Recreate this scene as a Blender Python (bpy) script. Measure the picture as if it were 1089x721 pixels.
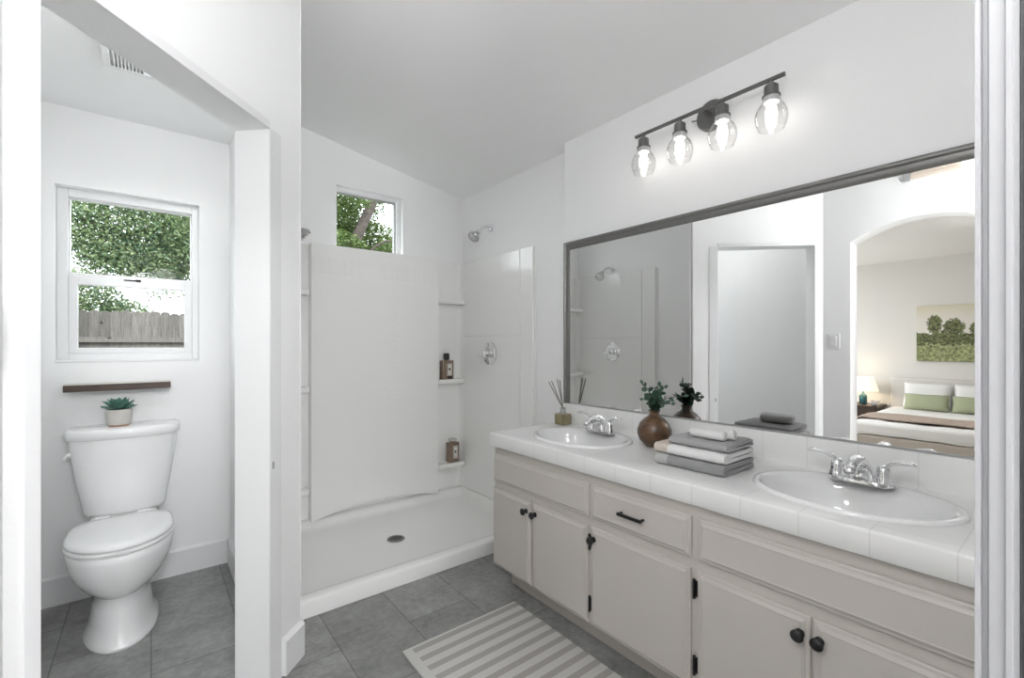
import bpy, bmesh, math, random
from math import sin, cos, pi, radians, sqrt
from mathutils import Vector, Matrix

for o in list(bpy.data.objects):
    bpy.data.objects.remove(o)
S = bpy.context.scene
COL = S.collection
random.seed(7)

# ------------------------------------------------------------------ camera
cam_d = bpy.data.cameras.new('camera')
cam = bpy.data.objects.new('camera', cam_d)
COL.objects.link(cam)
cam.location = (0, 0, 1.25)
cam.rotation_euler = (radians(90), 0, radians(-38.4))
cam_d.lens = 485 / 1089 * 36
cam_d.sensor_width = 36
cam_d.shift_y = 6.5 / 1089
cam_d.clip_start = 0.005
cam_d.clip_end = 200
S.camera = cam

# ------------------------------------------------------------------ world, sun, exposure
W = bpy.data.worlds.new('world')
S.world = W
W.use_nodes = True
bg = W.node_tree.nodes['Background']
bg.inputs[0].default_value = (0.93, 0.965, 1.0, 1)
bg.inputs[1].default_value = 4.8
S.view_settings.view_transform = 'Standard'
S.view_settings.look = 'None'
S.view_settings.exposure = 0.11
S.view_settings.gamma = 1.0
S.view_settings.use_curve_mapping = False
S.cycles.use_denoising = True
S.cycles.max_bounces = 10
S.cycles.diffuse_bounces = 6
S.cycles.glossy_bounces = 6
S.cycles.transparent_max_bounces = 16
S.cycles.caustics_reflective = False
S.cycles.caustics_refractive = False
S.cycles.sample_clamp_indirect = 6

def lamp(name, kind, loc, rot, energy, size=1, size_y=None, color=(1, 1, 1)):
    d = bpy.data.lights.new(name, kind)
    d.energy = energy
    d.color = color
    if kind == 'AREA':
        d.size = size
        if size_y:
            d.shape = 'RECTANGLE'
            d.size_y = size_y
    o = bpy.data.objects.new(name, d)
    COL.objects.link(o)
    o.location = loc
    o.rotation_euler = rot
    return o

sun = lamp('sun', 'SUN', (0, 0, 12), (radians(38), 0, radians(18)), 8.0, color=(1, 0.96, 0.88))
sun.data.angle = radians(2)
# added area lamp filling in daylight at the unseen bedroom window
E_BEDFILL = 25.0
E_CLOSET = 0.0
lamp('bedroom_window_daylight', 'AREA', (-2.5, 3.14, 1.45), (radians(-90), 0, 0), E_BEDFILL, 2.3, 1.6, (0.97, 0.99, 1))

# emission strengths of the lamps in the place and the added fill globes
BULB = 6.5
FILL_BATH = 37.0
CEIL_BED = 60.0
FILL_CLOSET = 104.0
FILL_TOILET = 52.0
TABLE_LAMP = 5.0

# ------------------------------------------------------------------ node material helpers
def new_mat(name):
    m = bpy.data.materials.new(name)
    m.use_nodes = True
    nt = m.node_tree
    p = nt.nodes['Principled BSDF']
    return m, nt, p

def N(nt, typ, **kw):
    n = nt.nodes.new(typ)
    for k, v in kw.items():
        setattr(n, k, v)
    return n

def math_n(nt, op, a, b=None, clamp=False):
    n = nt.nodes.new('ShaderNodeMath')
    n.operation = op
    n.use_clamp = clamp
    for i, v in enumerate((a, b)):
        if v is None:
            continue
        if isinstance(v, (int, float)):
            n.inputs[i].default_value = v
        else:
            nt.links.new(v, n.inputs[i])
    return n.outputs[0]

def mixc(nt, fac, a, b):
    n = nt.nodes.new('ShaderNodeMix')
    n.data_type = 'RGBA'
    for i, v in ((0, fac), (6, a), (7, b)):
        if isinstance(v, (int, float)):
            n.inputs[i].default_value = v
        elif isinstance(v, tuple):
            n.inputs[i].default_value = (*v, 1) if len(v) == 3 else v
        else:
            nt.links.new(v, n.inputs[i])
    return n.outputs[2]

def pos_xyz(nt):
    g = nt.nodes.new('ShaderNodeNewGeometry')
    s = nt.nodes.new('ShaderNodeSeparateXYZ')
    nt.links.new(g.outputs['Position'], s.inputs[0])
    return g, s.outputs

def noise(nt, vec, scale, detail=2, rough=0.5):
    n = nt.nodes.new('ShaderNodeTexNoise')
    n.inputs['Scale'].default_value = scale
    n.inputs['Detail'].default_value = detail
    n.inputs['Roughness'].default_value = rough
    if vec is not None:
        nt.links.new(vec, n.inputs['Vector'])
    return n.outputs['Fac']

def bump(nt, p, height, strength, dist=0.01):
    b = nt.nodes.new('ShaderNodeBump')
    b.inputs['Strength'].default_value = strength
    b.inputs['Distance'].default_value = dist
    nt.links.new(height, b.inputs['Height'])
    nt.links.new(b.outputs[0], p.inputs['Normal'])

def mat(name, color, rough=0.5, metal=0.0, bump_scale=0, bump_str=0.1, bump_dist=0.002, var=0.0, var_scale=6, coat=0, spec=None, sheen=0):
    m, nt, p = new_mat(name)
    p.inputs['Base Color'].default_value = (*color, 1)
    p.inputs['Roughness'].default_value = rough
    p.inputs['Metallic'].default_value = metal
    if coat:
        p.inputs['Coat Weight'].default_value = coat
        p.inputs['Coat Roughness'].default_value = 0.04
    if sheen:
        p.inputs['Sheen Weight'].default_value = sheen
    if spec is not None:
        p.inputs['Specular IOR Level'].default_value = spec
    g = nt.nodes.new('ShaderNodeNewGeometry')
    if bump_scale:
        bump(nt, p, noise(nt, g.outputs['Position'], bump_scale, 2), bump_str, bump_dist)
    if var:
        f = noise(nt, g.outputs['Position'], var_scale, 4, 0.6)
        c = mixc(nt, f, tuple(max(0, v * (1 - var)) for v in color), tuple(min(1, v * (1 + var)) for v in color))
        nt.links.new(c, p.inputs['Base Color'])
    return m

def emit_mat(name, color, strength):
    m, nt, p = new_mat(name)
    p.inputs['Base Color'].default_value = (0.8, 0.8, 0.8, 1)
    p.inputs['Emission Color'].default_value = (*color, 1)
    p.inputs['Emission Strength'].default_value = strength
    return m

def thin_glass(name, tint=(1, 1, 1), boost=1.0, rough=0.0):
    m = bpy.data.materials.new(name)
    m.use_nodes = True
    nt = m.node_tree
    nt.nodes.clear()
    out = nt.nodes.new('ShaderNodeOutputMaterial')
    t = nt.nodes.new('ShaderNodeBsdfTransparent')
    t.inputs[0].default_value = (*tint, 1)
    gl = nt.nodes.new('ShaderNodeBsdfGlossy')
    gl.inputs['Roughness'].default_value = rough
    f = nt.nodes.new('ShaderNodeLayerWeight')
    f.inputs['Blend'].default_value = 0.5
    fac = math_n(nt, 'ADD', 0.04, math_n(nt, 'MULTIPLY', math_n(nt, 'POWER', f.outputs['Facing'], 4.0), 0.9))
    fac = math_n(nt, 'MULTIPLY', fac, boost, True)
    mx = nt.nodes.new('ShaderNodeMixShader')
    nt.links.new(fac, mx.inputs[0])
    nt.links.new(t.outputs[0], mx.inputs[1])
    nt.links.new(gl.outputs[0], mx.inputs[2])
    nt.links.new(mx.outputs[0], out.inputs[0])
    return m

M = {}
M['wall'] = mat('white_wall_paint', (0.915, 0.915, 0.915), 0.55, bump_scale=170, bump_str=0.22, bump_dist=0.002)
M['ceil'] = mat('white_ceiling_paint', (0.93, 0.93, 0.93), 0.6, bump_scale=120, bump_str=0.15, bump_dist=0.002)
M['trim'] = mat('white_trim_paint', (0.83, 0.83, 0.835), 0.35)
M['bedwall'] = mat('warm_bedroom_paint', (0.72, 0.705, 0.68), 0.6, bump_scale=150, bump_str=0.1)
M['carpet'] = mat('beige_carpet', (0.48, 0.44, 0.39), 0.95, bump_scale=220, bump_str=0.5, var=0.1, var_scale=30)
M['fiberglass'] = mat('white_fiberglass', (0.90, 0.90, 0.885), 0.16, spec=0.5)
M['pan'] = mat('white_shower_pan', (0.92, 0.92, 0.905), 0.22, bump_scale=300, bump_str=0.05)
M['porcelain'] = mat('white_porcelain', (0.90, 0.90, 0.90), 0.06, coat=0.5)
M['seat'] = mat('white_seat_plastic', (0.84, 0.84, 0.84), 0.18)
M['chrome'] = mat('chrome', (0.83, 0.83, 0.84), 0.06, 1.0)
M['nickel'] = mat('satin_nickel', (0.55, 0.55, 0.55), 0.18, 1.0)
M['gun'] = mat('gunmetal_frame', (0.20, 0.196, 0.19), 0.38, 0.65, var=0.12, var_scale=40)
M['fixture'] = mat('dark_pewter_metal', (0.16, 0.158, 0.155), 0.4, 0.6)
M['bronze'] = mat('oil_rubbed_bronze', (0.022, 0.022, 0.023), 0.38, 0.4)
M['ceramic'] = mat('white_ceramic_collar', (0.6, 0.6, 0.6), 0.3)
M['wood_vase'] = None
M['cotton_white'] = mat('white_cotton', (0.82, 0.81, 0.81), 0.95, bump_scale=420, bump_str=0.5, bump_dist=0.003, sheen=0.3)
M['cotton_grey'] = mat('grey_cotton', (0.29, 0.29, 0.295), 0.95, bump_scale=420, bump_str=0.6, bump_dist=0.003, var=0.2, var_scale=300, sheen=0.2)
M['cotton_grey_light'] = mat('mid_grey_cotton', (0.37, 0.37, 0.375), 0.95, bump_scale=420, bump_str=0.6, bump_dist=0.003, var=0.15, var_scale=300, sheen=0.2)
M['band_grey'] = mat('pale_grey_woven_band', (0.47, 0.47, 0.47), 0.9, bump_scale=600, bump_str=0.3)
M['band_beige'] = mat('beige_woven_band', (0.68, 0.60, 0.53), 0.9, bump_scale=250, bump_str=0.9, bump_dist=0.004, var=0.18, var_scale=160)
M['black'] = mat('black_plastic', (0.012, 0.012, 0.012), 0.25)
M['rubber'] = mat('black_rubber', (0.015, 0.015, 0.016), 0.7)
M['label'] = mat('cream_label', (0.78, 0.74, 0.68), 0.6)
M['amber_bottle'] = mat('brown_glass_bottle', (0.20, 0.135, 0.092), 0.1, coat=0.6, var=0.12, var_scale=20)
M['olive_oil'] = mat('olive_liquid_glass', (0.24, 0.20, 0.10), 0.07, coat=0.8, var=0.25, var_scale=45)
M['reed'] = mat('grey_reed', (0.30, 0.28, 0.26), 0.8)
M['drain_metal'] = mat('dull_drain_metal', (0.30, 0.30, 0.29), 0.3, 1.0)
M['silver'] = mat('silver_cap', (0.62, 0.62, 0.6), 0.2, 1.0)
M['clearcap'] = mat('pale_glass_cap', (0.55, 0.55, 0.52), 0.08)
M['leaf_euc'] = mat('eucalyptus_leaf', (0.050, 0.105, 0.075), 0.5, var=0.45, var_scale=60)
M['stem'] = mat('brown_stem', (0.09, 0.065, 0.045), 0.7)
M['succulent'] = mat('succulent_leaf', (0.085, 0.20, 0.155), 0.5, var=0.3, var_scale=50)
M['pot'] = mat('grey_stoneware', (0.52, 0.50, 0.47), 0.55, bump_scale=120, bump_str=0.15, var=0.07, var_scale=80)
M['terracotta'] = mat('terracotta_foot', (0.40, 0.22, 0.13), 0.7)
M['soil'] = mat('dark_soil', (0.03, 0.022, 0.016), 0.95, bump_scale=200, bump_str=0.8)
M['glass'] = thin_glass('window_glass', (0.97, 0.985, 0.98), 0.08)
M['shade_glass'] = thin_glass('clear_shade_glass', (0.975, 0.975, 0.975), 1.3)
M['bulb'] = emit_mat('warm_white_bulb', (1, 0.96, 0.9), BULB)
M['dome_bath'] = emit_mat('opal_ceiling_dome', (0.985, 0.99, 1.0), FILL_BATH)
M['dome_bed'] = emit_mat('opal_bedroom_dome', (1, 0.97, 0.93), CEIL_BED)
M['dome_closet'] = emit_mat('opal_closet_dome', (0.985, 0.99, 1.0), FILL_CLOSET)
M['dome_toilet'] = emit_mat('opal_toilet_globe', (0.985, 0.99, 1.0), FILL_TOILET)
M['linen_white'] = mat('white_linen', (0.80, 0.795, 0.785), 0.9, bump_scale=30, bump_str=0.15, bump_dist=0.01)
M['linen_green'] = mat('sage_green_linen', (0.36, 0.39, 0.26), 0.9, bump_scale=250, bump_str=0.4, var=0.15, var_scale=90)
M['throw'] = mat('tan_knit_throw', (0.40, 0.32, 0.27), 0.95, bump_scale=120, bump_str=0.8, bump_dist=0.005, var=0.15, var_scale=60)
M['headboard'] = mat('ivory_upholstery', (0.66, 0.64, 0.61), 0.9, bump_scale=200, bump_str=0.2)
M['bedbase'] = mat('oatmeal_upholstery', (0.50, 0.45, 0.40), 0.95, bump_scale=260, bump_str=0.5, var=0.12, var_scale=120)
M['darkwood'] = mat('espresso_wood', (0.045, 0.028, 0.02), 0.4, var=0.3, var_scale=20)
M['teal'] = mat('teal_glaze', (0.03, 0.10, 0.12), 0.2, var=0.4, var_scale=35)
M['bark'] = mat('tree_bark', (0.035, 0.028, 0.023), 0.9, bump_scale=12, bump_str=0.8, bump_dist=0.05, var=0.4, var_scale=6)
M['grass'] = mat('lawn_grass', (0.035, 0.05, 0.016), 0.95, var=0.4, var_scale=3)
M['door_trim'] = mat('pale_grey_door_paint', (0.27, 0.27, 0.275), 0.35)  # white casing colour darkened to offset the added globes' light
M['vinyl'] = mat('white_vinyl', (0.84, 0.84, 0.845), 0.3)
M['register'] = mat('cream_register_paint', (0.72, 0.64, 0.55), 0.5)
M['grey_metal'] = mat('grey_metal', (0.4, 0.4, 0.4), 0.5, 0.3)
M['roofing'] = mat('grey_roofing', (0.2, 0.2, 0.2), 0.9)

# vanity paint
M['vanity'] = mat('taupe_cabinet_paint', (0.575, 0.54, 0.505), 0.36, bump_scale=90, bump_str=0.04)
M['vanity_dark'] = mat('taupe_toe_kick_paint', (0.53, 0.495, 0.46), 0.5)

def mirror_mat():
    m, nt, p = new_mat('mirror_silver')
    p.inputs['Base Color'].default_value = (0.93, 0.935, 0.93, 1)
    p.inputs['Metallic'].default_value = 1
    p.inputs['Roughness'].default_value = 0.0
    return m
M['mirror'] = mirror_mat()

def floor_mat():
    m, nt, p = new_mat('grey_slate_tile')
    g, xyz = pos_xyz(nt)
    cb = nt.nodes.new('ShaderNodeCombineXYZ')
    nt.links.new(math_n(nt, 'ADD', xyz[1], -1.900 + 6.1), cb.inputs[0])
    nt.links.new(math_n(nt, 'ADD', xyz[0], -0.612 + 3.05 + 0.305 * 0), cb.inputs[1])
    b = nt.nodes.new('ShaderNodeTexBrick')
    b.offset = 0.5
    b.offset_frequency = 2
    b.inputs['Scale'].default_value = 1
    b.inputs['Brick Width'].default_value = 0.61
    b.inputs['Row Height'].default_value = 0.305
    b.inputs['Mortar Size'].default_value = 0.0022
    b.inputs['Mortar Smooth'].default_value = 0.2
    b.inputs['Bias'].default_value = 0
    b.inputs['Color1'].default_value = (0.215, 0.216, 0.212, 1)
    b.inputs['Color2'].default_value = (0.265, 0.266, 0.261, 1)
    b.inputs['Mortar'].default_value = (0.11, 0.11, 0.108, 1)
    nt.links.new(cb.outputs[0], b.inputs['Vector'])
    n1 = noise(nt, g.outputs['Position'], 5, 8, 0.65)
    n2 = noise(nt, g.outputs['Position'], 34, 6, 0.7)
    f = math_n(nt, 'ADD', math_n(nt, 'MULTIPLY', n1, 1.5), math_n(nt, 'MULTIPLY', n2, 1.1))
    f = math_n(nt, 'ADD', f, -0.28)
    vm = nt.nodes.new('ShaderNodeVectorMath')
    vm.operation = 'SCALE'
    nt.links.new(b.outputs['Color'], vm.inputs[0])
    nt.links.new(f, vm.inputs['Scale'])
    # pale cleft veins
    mp = nt.nodes.new('ShaderNodeMapping')
    mp.inputs['Rotation'].default_value = (0, 0, 0.6)
    mp.inputs['Scale'].default_value = (3, 9, 1)
    nt.links.new(g.outputs['Position'], mp.inputs[0])
    v = noise(nt, mp.outputs[0], 1.6, 9, 0.75)
    ve = math_n(nt, 'MULTIPLY', math_n(nt, 'SUBTRACT', v, 0.60, True), 3.2, True)
    col = mixc(nt, ve, vm.outputs[0], (0.42, 0.42, 0.41))
    nt.links.new(col, p.inputs['Base Color'])
    p.inputs['Roughness'].default_value = 0.42
    h = math_n(nt, 'SUBTRACT', math_n(nt, 'MULTIPLY', n2, 0.4), b.outputs['Fac'])
    bump(nt, p, h, 0.25, 0.002)
    return m
M['tile'] = floor_mat()

def counter_mat():
    m, nt, p = new_mat('white_counter_tile')
    g, xyz = pos_xyz(nt)
    dy = math_n(nt, 'PINGPONG', math_n(nt, 'ADD', xyz[1], -1.446 + 0.1585 * 10), 0.1585 / 2)
    ly = math_n(nt, 'LESS_THAN', dy, 0.0013)
    dx = math_n(nt, 'PINGPONG', math_n(nt, 'ADD', xyz[0], -1.455), 0.1585 / 2)
    lx = math_n(nt, 'LESS_THAN', dx, 0.0013)
    sn = nt.nodes.new('ShaderNodeSeparateXYZ')
    nt.links.new(g.outputs['Normal'], sn.inputs[0])
    up = math_n(nt, 'GREATER_THAN', sn.outputs[2], 0.9)
    line = math_n(nt, 'MAXIMUM', ly, math_n(nt, 'MULTIPLY', lx, up))
    vein = noise(nt, g.outputs['Position'], 9, 8, 0.7)
    vf = math_n(nt, 'MULTIPLY', math_n(nt, 'SUBTRACT', vein, 0.55, True), 2.2, True)
    base = mixc(nt, vf, (0.90, 0.90, 0.89), (0.80, 0.795, 0.78))
    col = mixc(nt, line, base, (0.79, 0.785, 0.775))
    nt.links.new(col, p.inputs['Base Color'])
    p.inputs['Roughness'].default_value = 0.12
    hh = math_n(nt, 'SUBTRACT', math_n(nt, 'MULTIPLY', noise(nt, g.outputs['Position'], 28, 2), 0.35), line)
    bump(nt, p, hh, 0.25, 0.0015)
    return m
M['counter'] = counter_mat()

def wood_mat(name, c1, c2, scale, rough, stretch=(1, 1, 1), coat=0, knots=False):
    m, nt, p = new_mat(name)
    g = nt.nodes.new('ShaderNodeNewGeometry')
    mp = nt.nodes.new('ShaderNodeMapping')
    mp.inputs['Scale'].default_value = stretch
    nt.links.new(g.outputs['Position'], mp.inputs[0])
    n = noise(nt, mp.outputs[0], scale, 8, 0.65)
    n = math_n(nt, 'MULTIPLY', math_n(nt, 'SUBTRACT', n, 0.3, True), 2.4, True)
    nt.links.new(mixc(nt, n, c1, c2), p.inputs['Base Color'])
    p.inputs['Roughness'].default_value = rough
    if coat:
        p.inputs['Coat Weight'].default_value = coat
        p.inputs['Coat Roughness'].default_value = 0.08
    bump(nt, p, n, 0.15, 0.002)
    if knots:
        hs = nt.nodes.new('ShaderNodeHueSaturation')
        nt.links.new(p.inputs['Base Color'].links[0].from_socket, hs.inputs['Color'])
        nt.links.new(math_n(nt, 'ADD', 0.62, math_n(nt, 'MULTIPLY', g.outputs['Random Per Island'], 0.7)), hs.inputs['Value'])
        nt.links.new(hs.outputs[0], p.inputs['Base Color'])
        vo = nt.nodes.new('ShaderNodeTexVoronoi')
        vo.inputs['Scale'].default_value = 1.9
        nt.links.new(g.outputs['Position'], vo.inputs['Vector'])
        k = math_n(nt, 'LESS_THAN', vo.outputs['Distance'], 0.075)
        src = p.inputs['Base Color'].links[0].from_socket
        nt.links.new(mixc(nt, k, src, (0.012, 0.010, 0.009)), p.inputs['Base Color'])
    return m
M['wood_vase'] = wood_mat('turned_walnut', (0.016, 0.008, 0.004), (0.165, 0.080, 0.030), 20, 0.35, (1, 1, 2.4), 0.3)
M['shelf_wood'] = wood_mat('walnut_shelf', (0.022, 0.012, 0.008), (0.085, 0.048, 0.03), 26, 0.5, (0.25, 1, 2.5), 0.1)
M['fence'] = wood_mat('weathered_cedar', (0.034, 0.031, 0.029), (0.098, 0.092, 0.086), 9, 0.9, (7, 1, 0.6), knots=True)

def rug_mat():
    m, nt, p = new_mat('striped_cotton_rug')
    g, xyz = pos_xyz(nt)
    d = math_n(nt, 'PINGPONG', math_n(nt, 'ADD', xyz[1], -1.697 + 0.063 * 30), 0.0315)
    st = math_n(nt, 'LESS_THAN', d, 0.0145)
    inx = math_n(nt, 'GREATER_THAN', xyz[0], 0.836)
    iny = math_n(nt, 'LESS_THAN', xyz[1], 1.714)
    st = math_n(nt, 'MULTIPLY', math_n(nt, 'MULTIPLY', st, inx), iny)
    n = noise(nt, g.outputs['Position'], 420, 2)
    a = mixc(nt, n, (0.48, 0.475, 0.455), (0.60, 0.595, 0.575))
    b = mixc(nt, n, (0.31, 0.295, 0.28), (0.41, 0.39, 0.375))
    nt.links.new(mixc(nt, st, a, b), p.inputs['Base Color'])
    p.inputs['Roughness'].default_value = 0.95
    bump(nt, p, n, 0.6, 0.003)
    return m
M['rug'] = rug_mat()

def leaf_mat(name, dark, mid, light):
    m = bpy.data.materials.new(name)
    m.use_nodes = True
    nt = m.node_tree
    p = nt.nodes['Principled BSDF']
    out = nt.nodes['Material Output']
    g = nt.nodes.new('ShaderNodeNewGeometry')
    n1 = noise(nt, g.outputs['Position'], 2.2, 3)
    n2 = g.outputs['Random Per Island']
    f1 = math_n(nt, 'MULTIPLY', math_n(nt, 'SUBTRACT', n1, 0.36, True), 3.5, True)
    c = mixc(nt, f1, dark, mid)
    c = mixc(nt, math_n(nt, 'MULTIPLY', n2, 0.85), c, light)
    nt.links.new(c, p.inputs['Base Color'])
    p.inputs['Roughness'].default_value = 0.55
    t = nt.nodes.new('ShaderNodeBsdfTranslucent')
    nt.links.new(c, t.inputs[0])
    mx = nt.nodes.new('ShaderNodeMixShader')
    mx.inputs[0].default_value = 0.4
    nt.links.new(p.outputs[0], mx.inputs[1])
    nt.links.new(t.outputs[0], mx.inputs[2])
    nt.links.new(mx.outputs[0], out.inputs[0])
    return m
M['leaf1'] = leaf_mat('bluish_green_leaves', (0.034, 0.080, 0.062), (0.095, 0.160, 0.078), (0.21, 0.26, 0.12))
M['leaf2'] = leaf_mat('bright_green_leaves', (0.016, 0.042, 0.008), (0.055, 0.105, 0.022), (0.125, 0.170, 0.052))

def painting_mat():
    m, nt, p = new_mat('landscape_painting')
    g, xyz = pos_xyz(nt)
    y, z = xyz[1], xyz[2]
    zz = math_n(nt, 'DIVIDE', math_n(nt, 'SUBTRACT', z, 1.04), 0.73)      # 0 bottom, 1 top
    n_big = noise(nt, g.outputs['Position'], 6.5, 5, 0.6)
    n_sm = noise(nt, g.outputs['Position'], 38, 4, 0.7)
    sky = mixc(nt, math_n(nt, 'MULTIPLY', math_n(nt, 'SUBTRACT', zz, 0.75, True), 4, True), (0.74, 0.71, 0.66), (0.66, 0.61, 0.47))
    tree = mixc(nt, math_n(nt, 'MULTIPLY', math_n(nt, 'SUBTRACT', n_sm, 0.36, True), 3.2, True), (0.012, 0.022, 0.010), (0.26, 0.28, 0.12))
    grass = mixc(nt, math_n(nt, 'MULTIPLY', math_n(nt, 'SUBTRACT', n_sm, 0.34, True), 3.0, True), (0.07, 0.10, 0.03), (0.50, 0.52, 0.27))
    def blob(cy, cz, ry, rz):
        a = math_n(nt, 'DIVIDE', math_n(nt, 'SUBTRACT', y, cy), ry)
        b = math_n(nt, 'DIVIDE', math_n(nt, 'SUBTRACT', zz, cz), rz)
        return math_n(nt, 'SUBTRACT', 1.0, math_n(nt, 'ADD', math_n(nt, 'MULTIPLY', a, a), math_n(nt, 'MULTIPLY', b, b)))
    h = blob(1.245, 0.66, 0.075, 0.17)
    for bb in ((1.06, 0.60, 0.10, 0.15), (0.82, 0.58, 0.10, 0.13), (0.6, 0.60, 0.09, 0.16)):
        h = math_n(nt, 'MAXIMUM', h, blob(*bb))
    h = math_n(nt, 'ADD', h, math_n(nt, 'MULTIPLY', math_n(nt, 'SUBTRACT', n_sm, 0.5), 3.2))
    tm1 = math_n(nt, 'GREATER_THAN', h, 0.0)
    edge = math_n(nt, 'ADD', 0.50, math_n(nt, 'MULTIPLY', math_n(nt, 'SUBTRACT', n_big, 0.5), 0.35))
    tm2 = math_n(nt, 'LESS_THAN', zz, edge)
    tm = math_n(nt, 'MAXIMUM', tm1, tm2)
    ge = math_n(nt, 'ADD', 0.29, math_n(nt, 'MULTIPLY', math_n(nt, 'SUBTRACT', n_sm, 0.5), 0.25))
    gm = math_n(nt, 'LESS_THAN', zz, ge)
    c = mixc(nt, gm, mixc(nt, tm, sky, tree), grass)
    nt.links.new(c, p.inputs['Base Color'])
    p.inputs['Roughness'].default_value = 0.7
    return m
M['painting'] = painting_mat()

def lampshade_mat():
    m, nt, p = new_mat('lit_linen_lampshade')
    p.inputs['Base Color'].default_value = (0.85, 0.8, 0.7, 1)
    p.inputs['Emission Color'].default_value = (1.0, 0.86, 0.66, 1)
    p.inputs['Emission Strength'].default_value = 0.75
    return m
M['lampshade'] = lampshade_mat()

# ------------------------------------------------------------------ geometry helpers
WL = {}

def box(bm, x0, x1, y0, y1, z0, z1):
    v = [bm.verts.new((x, y, z)) for x in (x0, x1) for y in (y0, y1) for z in (z0, z1)]
    for f in ((0, 1, 3, 2), (4, 6, 7, 5), (0, 4, 5, 1), (2, 3, 7, 6), (0, 2, 6, 4), (1, 5, 7, 3)):
        bm.faces.new([v[i] for i in f])
    return v

def prism(bm, pts, fn, a, b):
    """polygon pts (u, v) extruded from a to b; fn(u, v, t) gives the point"""
    A = [bm.verts.new(fn(u, v, a)) for u, v in pts]
    B = [bm.verts.new(fn(u, v, b)) for u, v in pts]
    n = len(pts)
    bm.faces.new(A[::-1])
    bm.faces.new(B)
    for i in range(n):
        bm.faces.new((A[i], A[(i + 1) % n], B[(i + 1) % n], B[i]))

XZ_Y = lambda u, v, t: (u, t, v)
YZ_X = lambda u, v, t: (t, u, v)
XY_Z = lambda u, v, t: (u, v, t)

def rings(bm, rs, caps=True, closed=True):
    """loft a list of equally long point rings"""
    V = [[bm.verts.new(p) for p in r] for r in rs]
    n = len(V[0])
    for a, b in zip(V, V[1:]):
        for i in range(n if closed else n - 1):
            bm.faces.new((a[i], a[(i + 1) % n], b[(i + 1) % n], b[i]))
    if caps:
        bm.faces.new(V[0][::-1])
        bm.faces.new(V[-1])
    return V

def lathe(bm, prof, c=(0, 0, 0), n=32, axis='Z', caps=True):
    rs = []
    for r, h in prof:
        ring = []
        for i in range(n):
            a = 2 * pi * i / n
            u, v = max(r, 1e-4) * cos(a), max(r, 1e-4) * sin(a)
            if axis == 'Z':
                p = (c[0] + u, c[1] + v, c[2] + h)
            elif axis == 'X':
                p = (c[0] + h, c[1] + u, c[2] + v)
            else:
                p = (c[0] + u, c[1] + h, c[2] + v)
            ring.append(p)
        rs.append(ring)
    rings(bm, rs, caps)

def smooth_path(pts, k=6):
    """Catmull-Rom"""
    P = [Vector(p) for p in pts]
    P = [P[0] * 2 - P[1]] + P + [P[-1] * 2 - P[-2]]
    out = []
    for i in range(1, len(P) - 2):
        for j in range(k):
            t = j / k
            a, b, c, d = P[i - 1], P[i], P[i + 1], P[i + 2]
            out.append(0.5 * ((2 * b) + (-a + c) * t + (2 * a - 5 * b + 4 * c - d) * t * t + (-a + 3 * b - 3 * c + d) * t ** 3))
    out.append(P[-2])
    return out

def tube(bm, pts, r, n=12, flat=None, up=(0, 0, 1)):
    P = [Vector(p) for p in pts]
    m = len(P)
    R = r if isinstance(r, (list, tuple)) else [r] * m
    if len(R) != m:
        R = [R[0] + (R[-1] - R[0]) * i / (m - 1) if len(R) == 2 else
             R[min(int(i / (m - 1) * (len(R) - 1)), len(R) - 2)] * (1 - (i / (m - 1) * (len(R) - 1) - min(int(i / (m - 1) * (len(R) - 1)), len(R) - 2)))
             + R[min(int(i / (m - 1) * (len(R) - 1)), len(R) - 2) + 1] * (i / (m - 1) * (len(R) - 1) - min(int(i / (m - 1) * (len(R) - 1)), len(R) - 2))
             for i in range(m)]
    rs = []
    side = None
    for i in range(m):
        t = (P[min(i + 1, m - 1)] - P[max(i - 1, 0)]).normalized()
        ref = Vector(up) if side is None else None
        if side is None:
            if abs(t.dot(ref)) > 0.95:
                ref = Vector((1, 0, 0))
            side = t.cross(ref).normalized()
        else:
            side = (side - t * side.dot(t)).normalized()
        nb = side.cross(t).normalized()
        fl = flat if flat else 1
        rs.append([P[i] + side * cos(2 * pi * k / n) * R[i] + nb * sin(2 * pi * k / n) * R[i] * fl for k in range(n)])
    rings(bm, rs)

def sball(bm, c, r, n=20, m=10, sq=(1, 1, 1)):
    rs = []
    for j in range(m + 1):
        a = -pi / 2 + pi * j / m
        rr = max(cos(a), 0.01) * r
        rs.append([(c[0] + rr * cos(2 * pi * i / n) * sq[0], c[1] + rr * sin(2 * pi * i / n) * sq[1], c[2] + r * sin(a) * sq[2]) for i in range(n)])
    rings(bm, rs)

def empty(name, loc, label=None, cat=None, group=None, kind=None, parent=None):
    o = bpy.data.objects.new(name, None)
    o.empty_display_size = 0.05
    COL.objects.link(o)
    WL[o.name] = Vector(loc)
    if parent:
        o.parent = parent
        o.location = Vector(loc) - WL[parent.name]
    else:
        o.location = loc
    tag(o, label, cat, group, kind)
    return o

def tag(o, label=None, cat=None, group=None, kind=None):
    if label: o['label'] = label
    if cat: o['category'] = cat
    if group: o['group'] = group
    if kind: o['kind'] = kind
    return o

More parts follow.
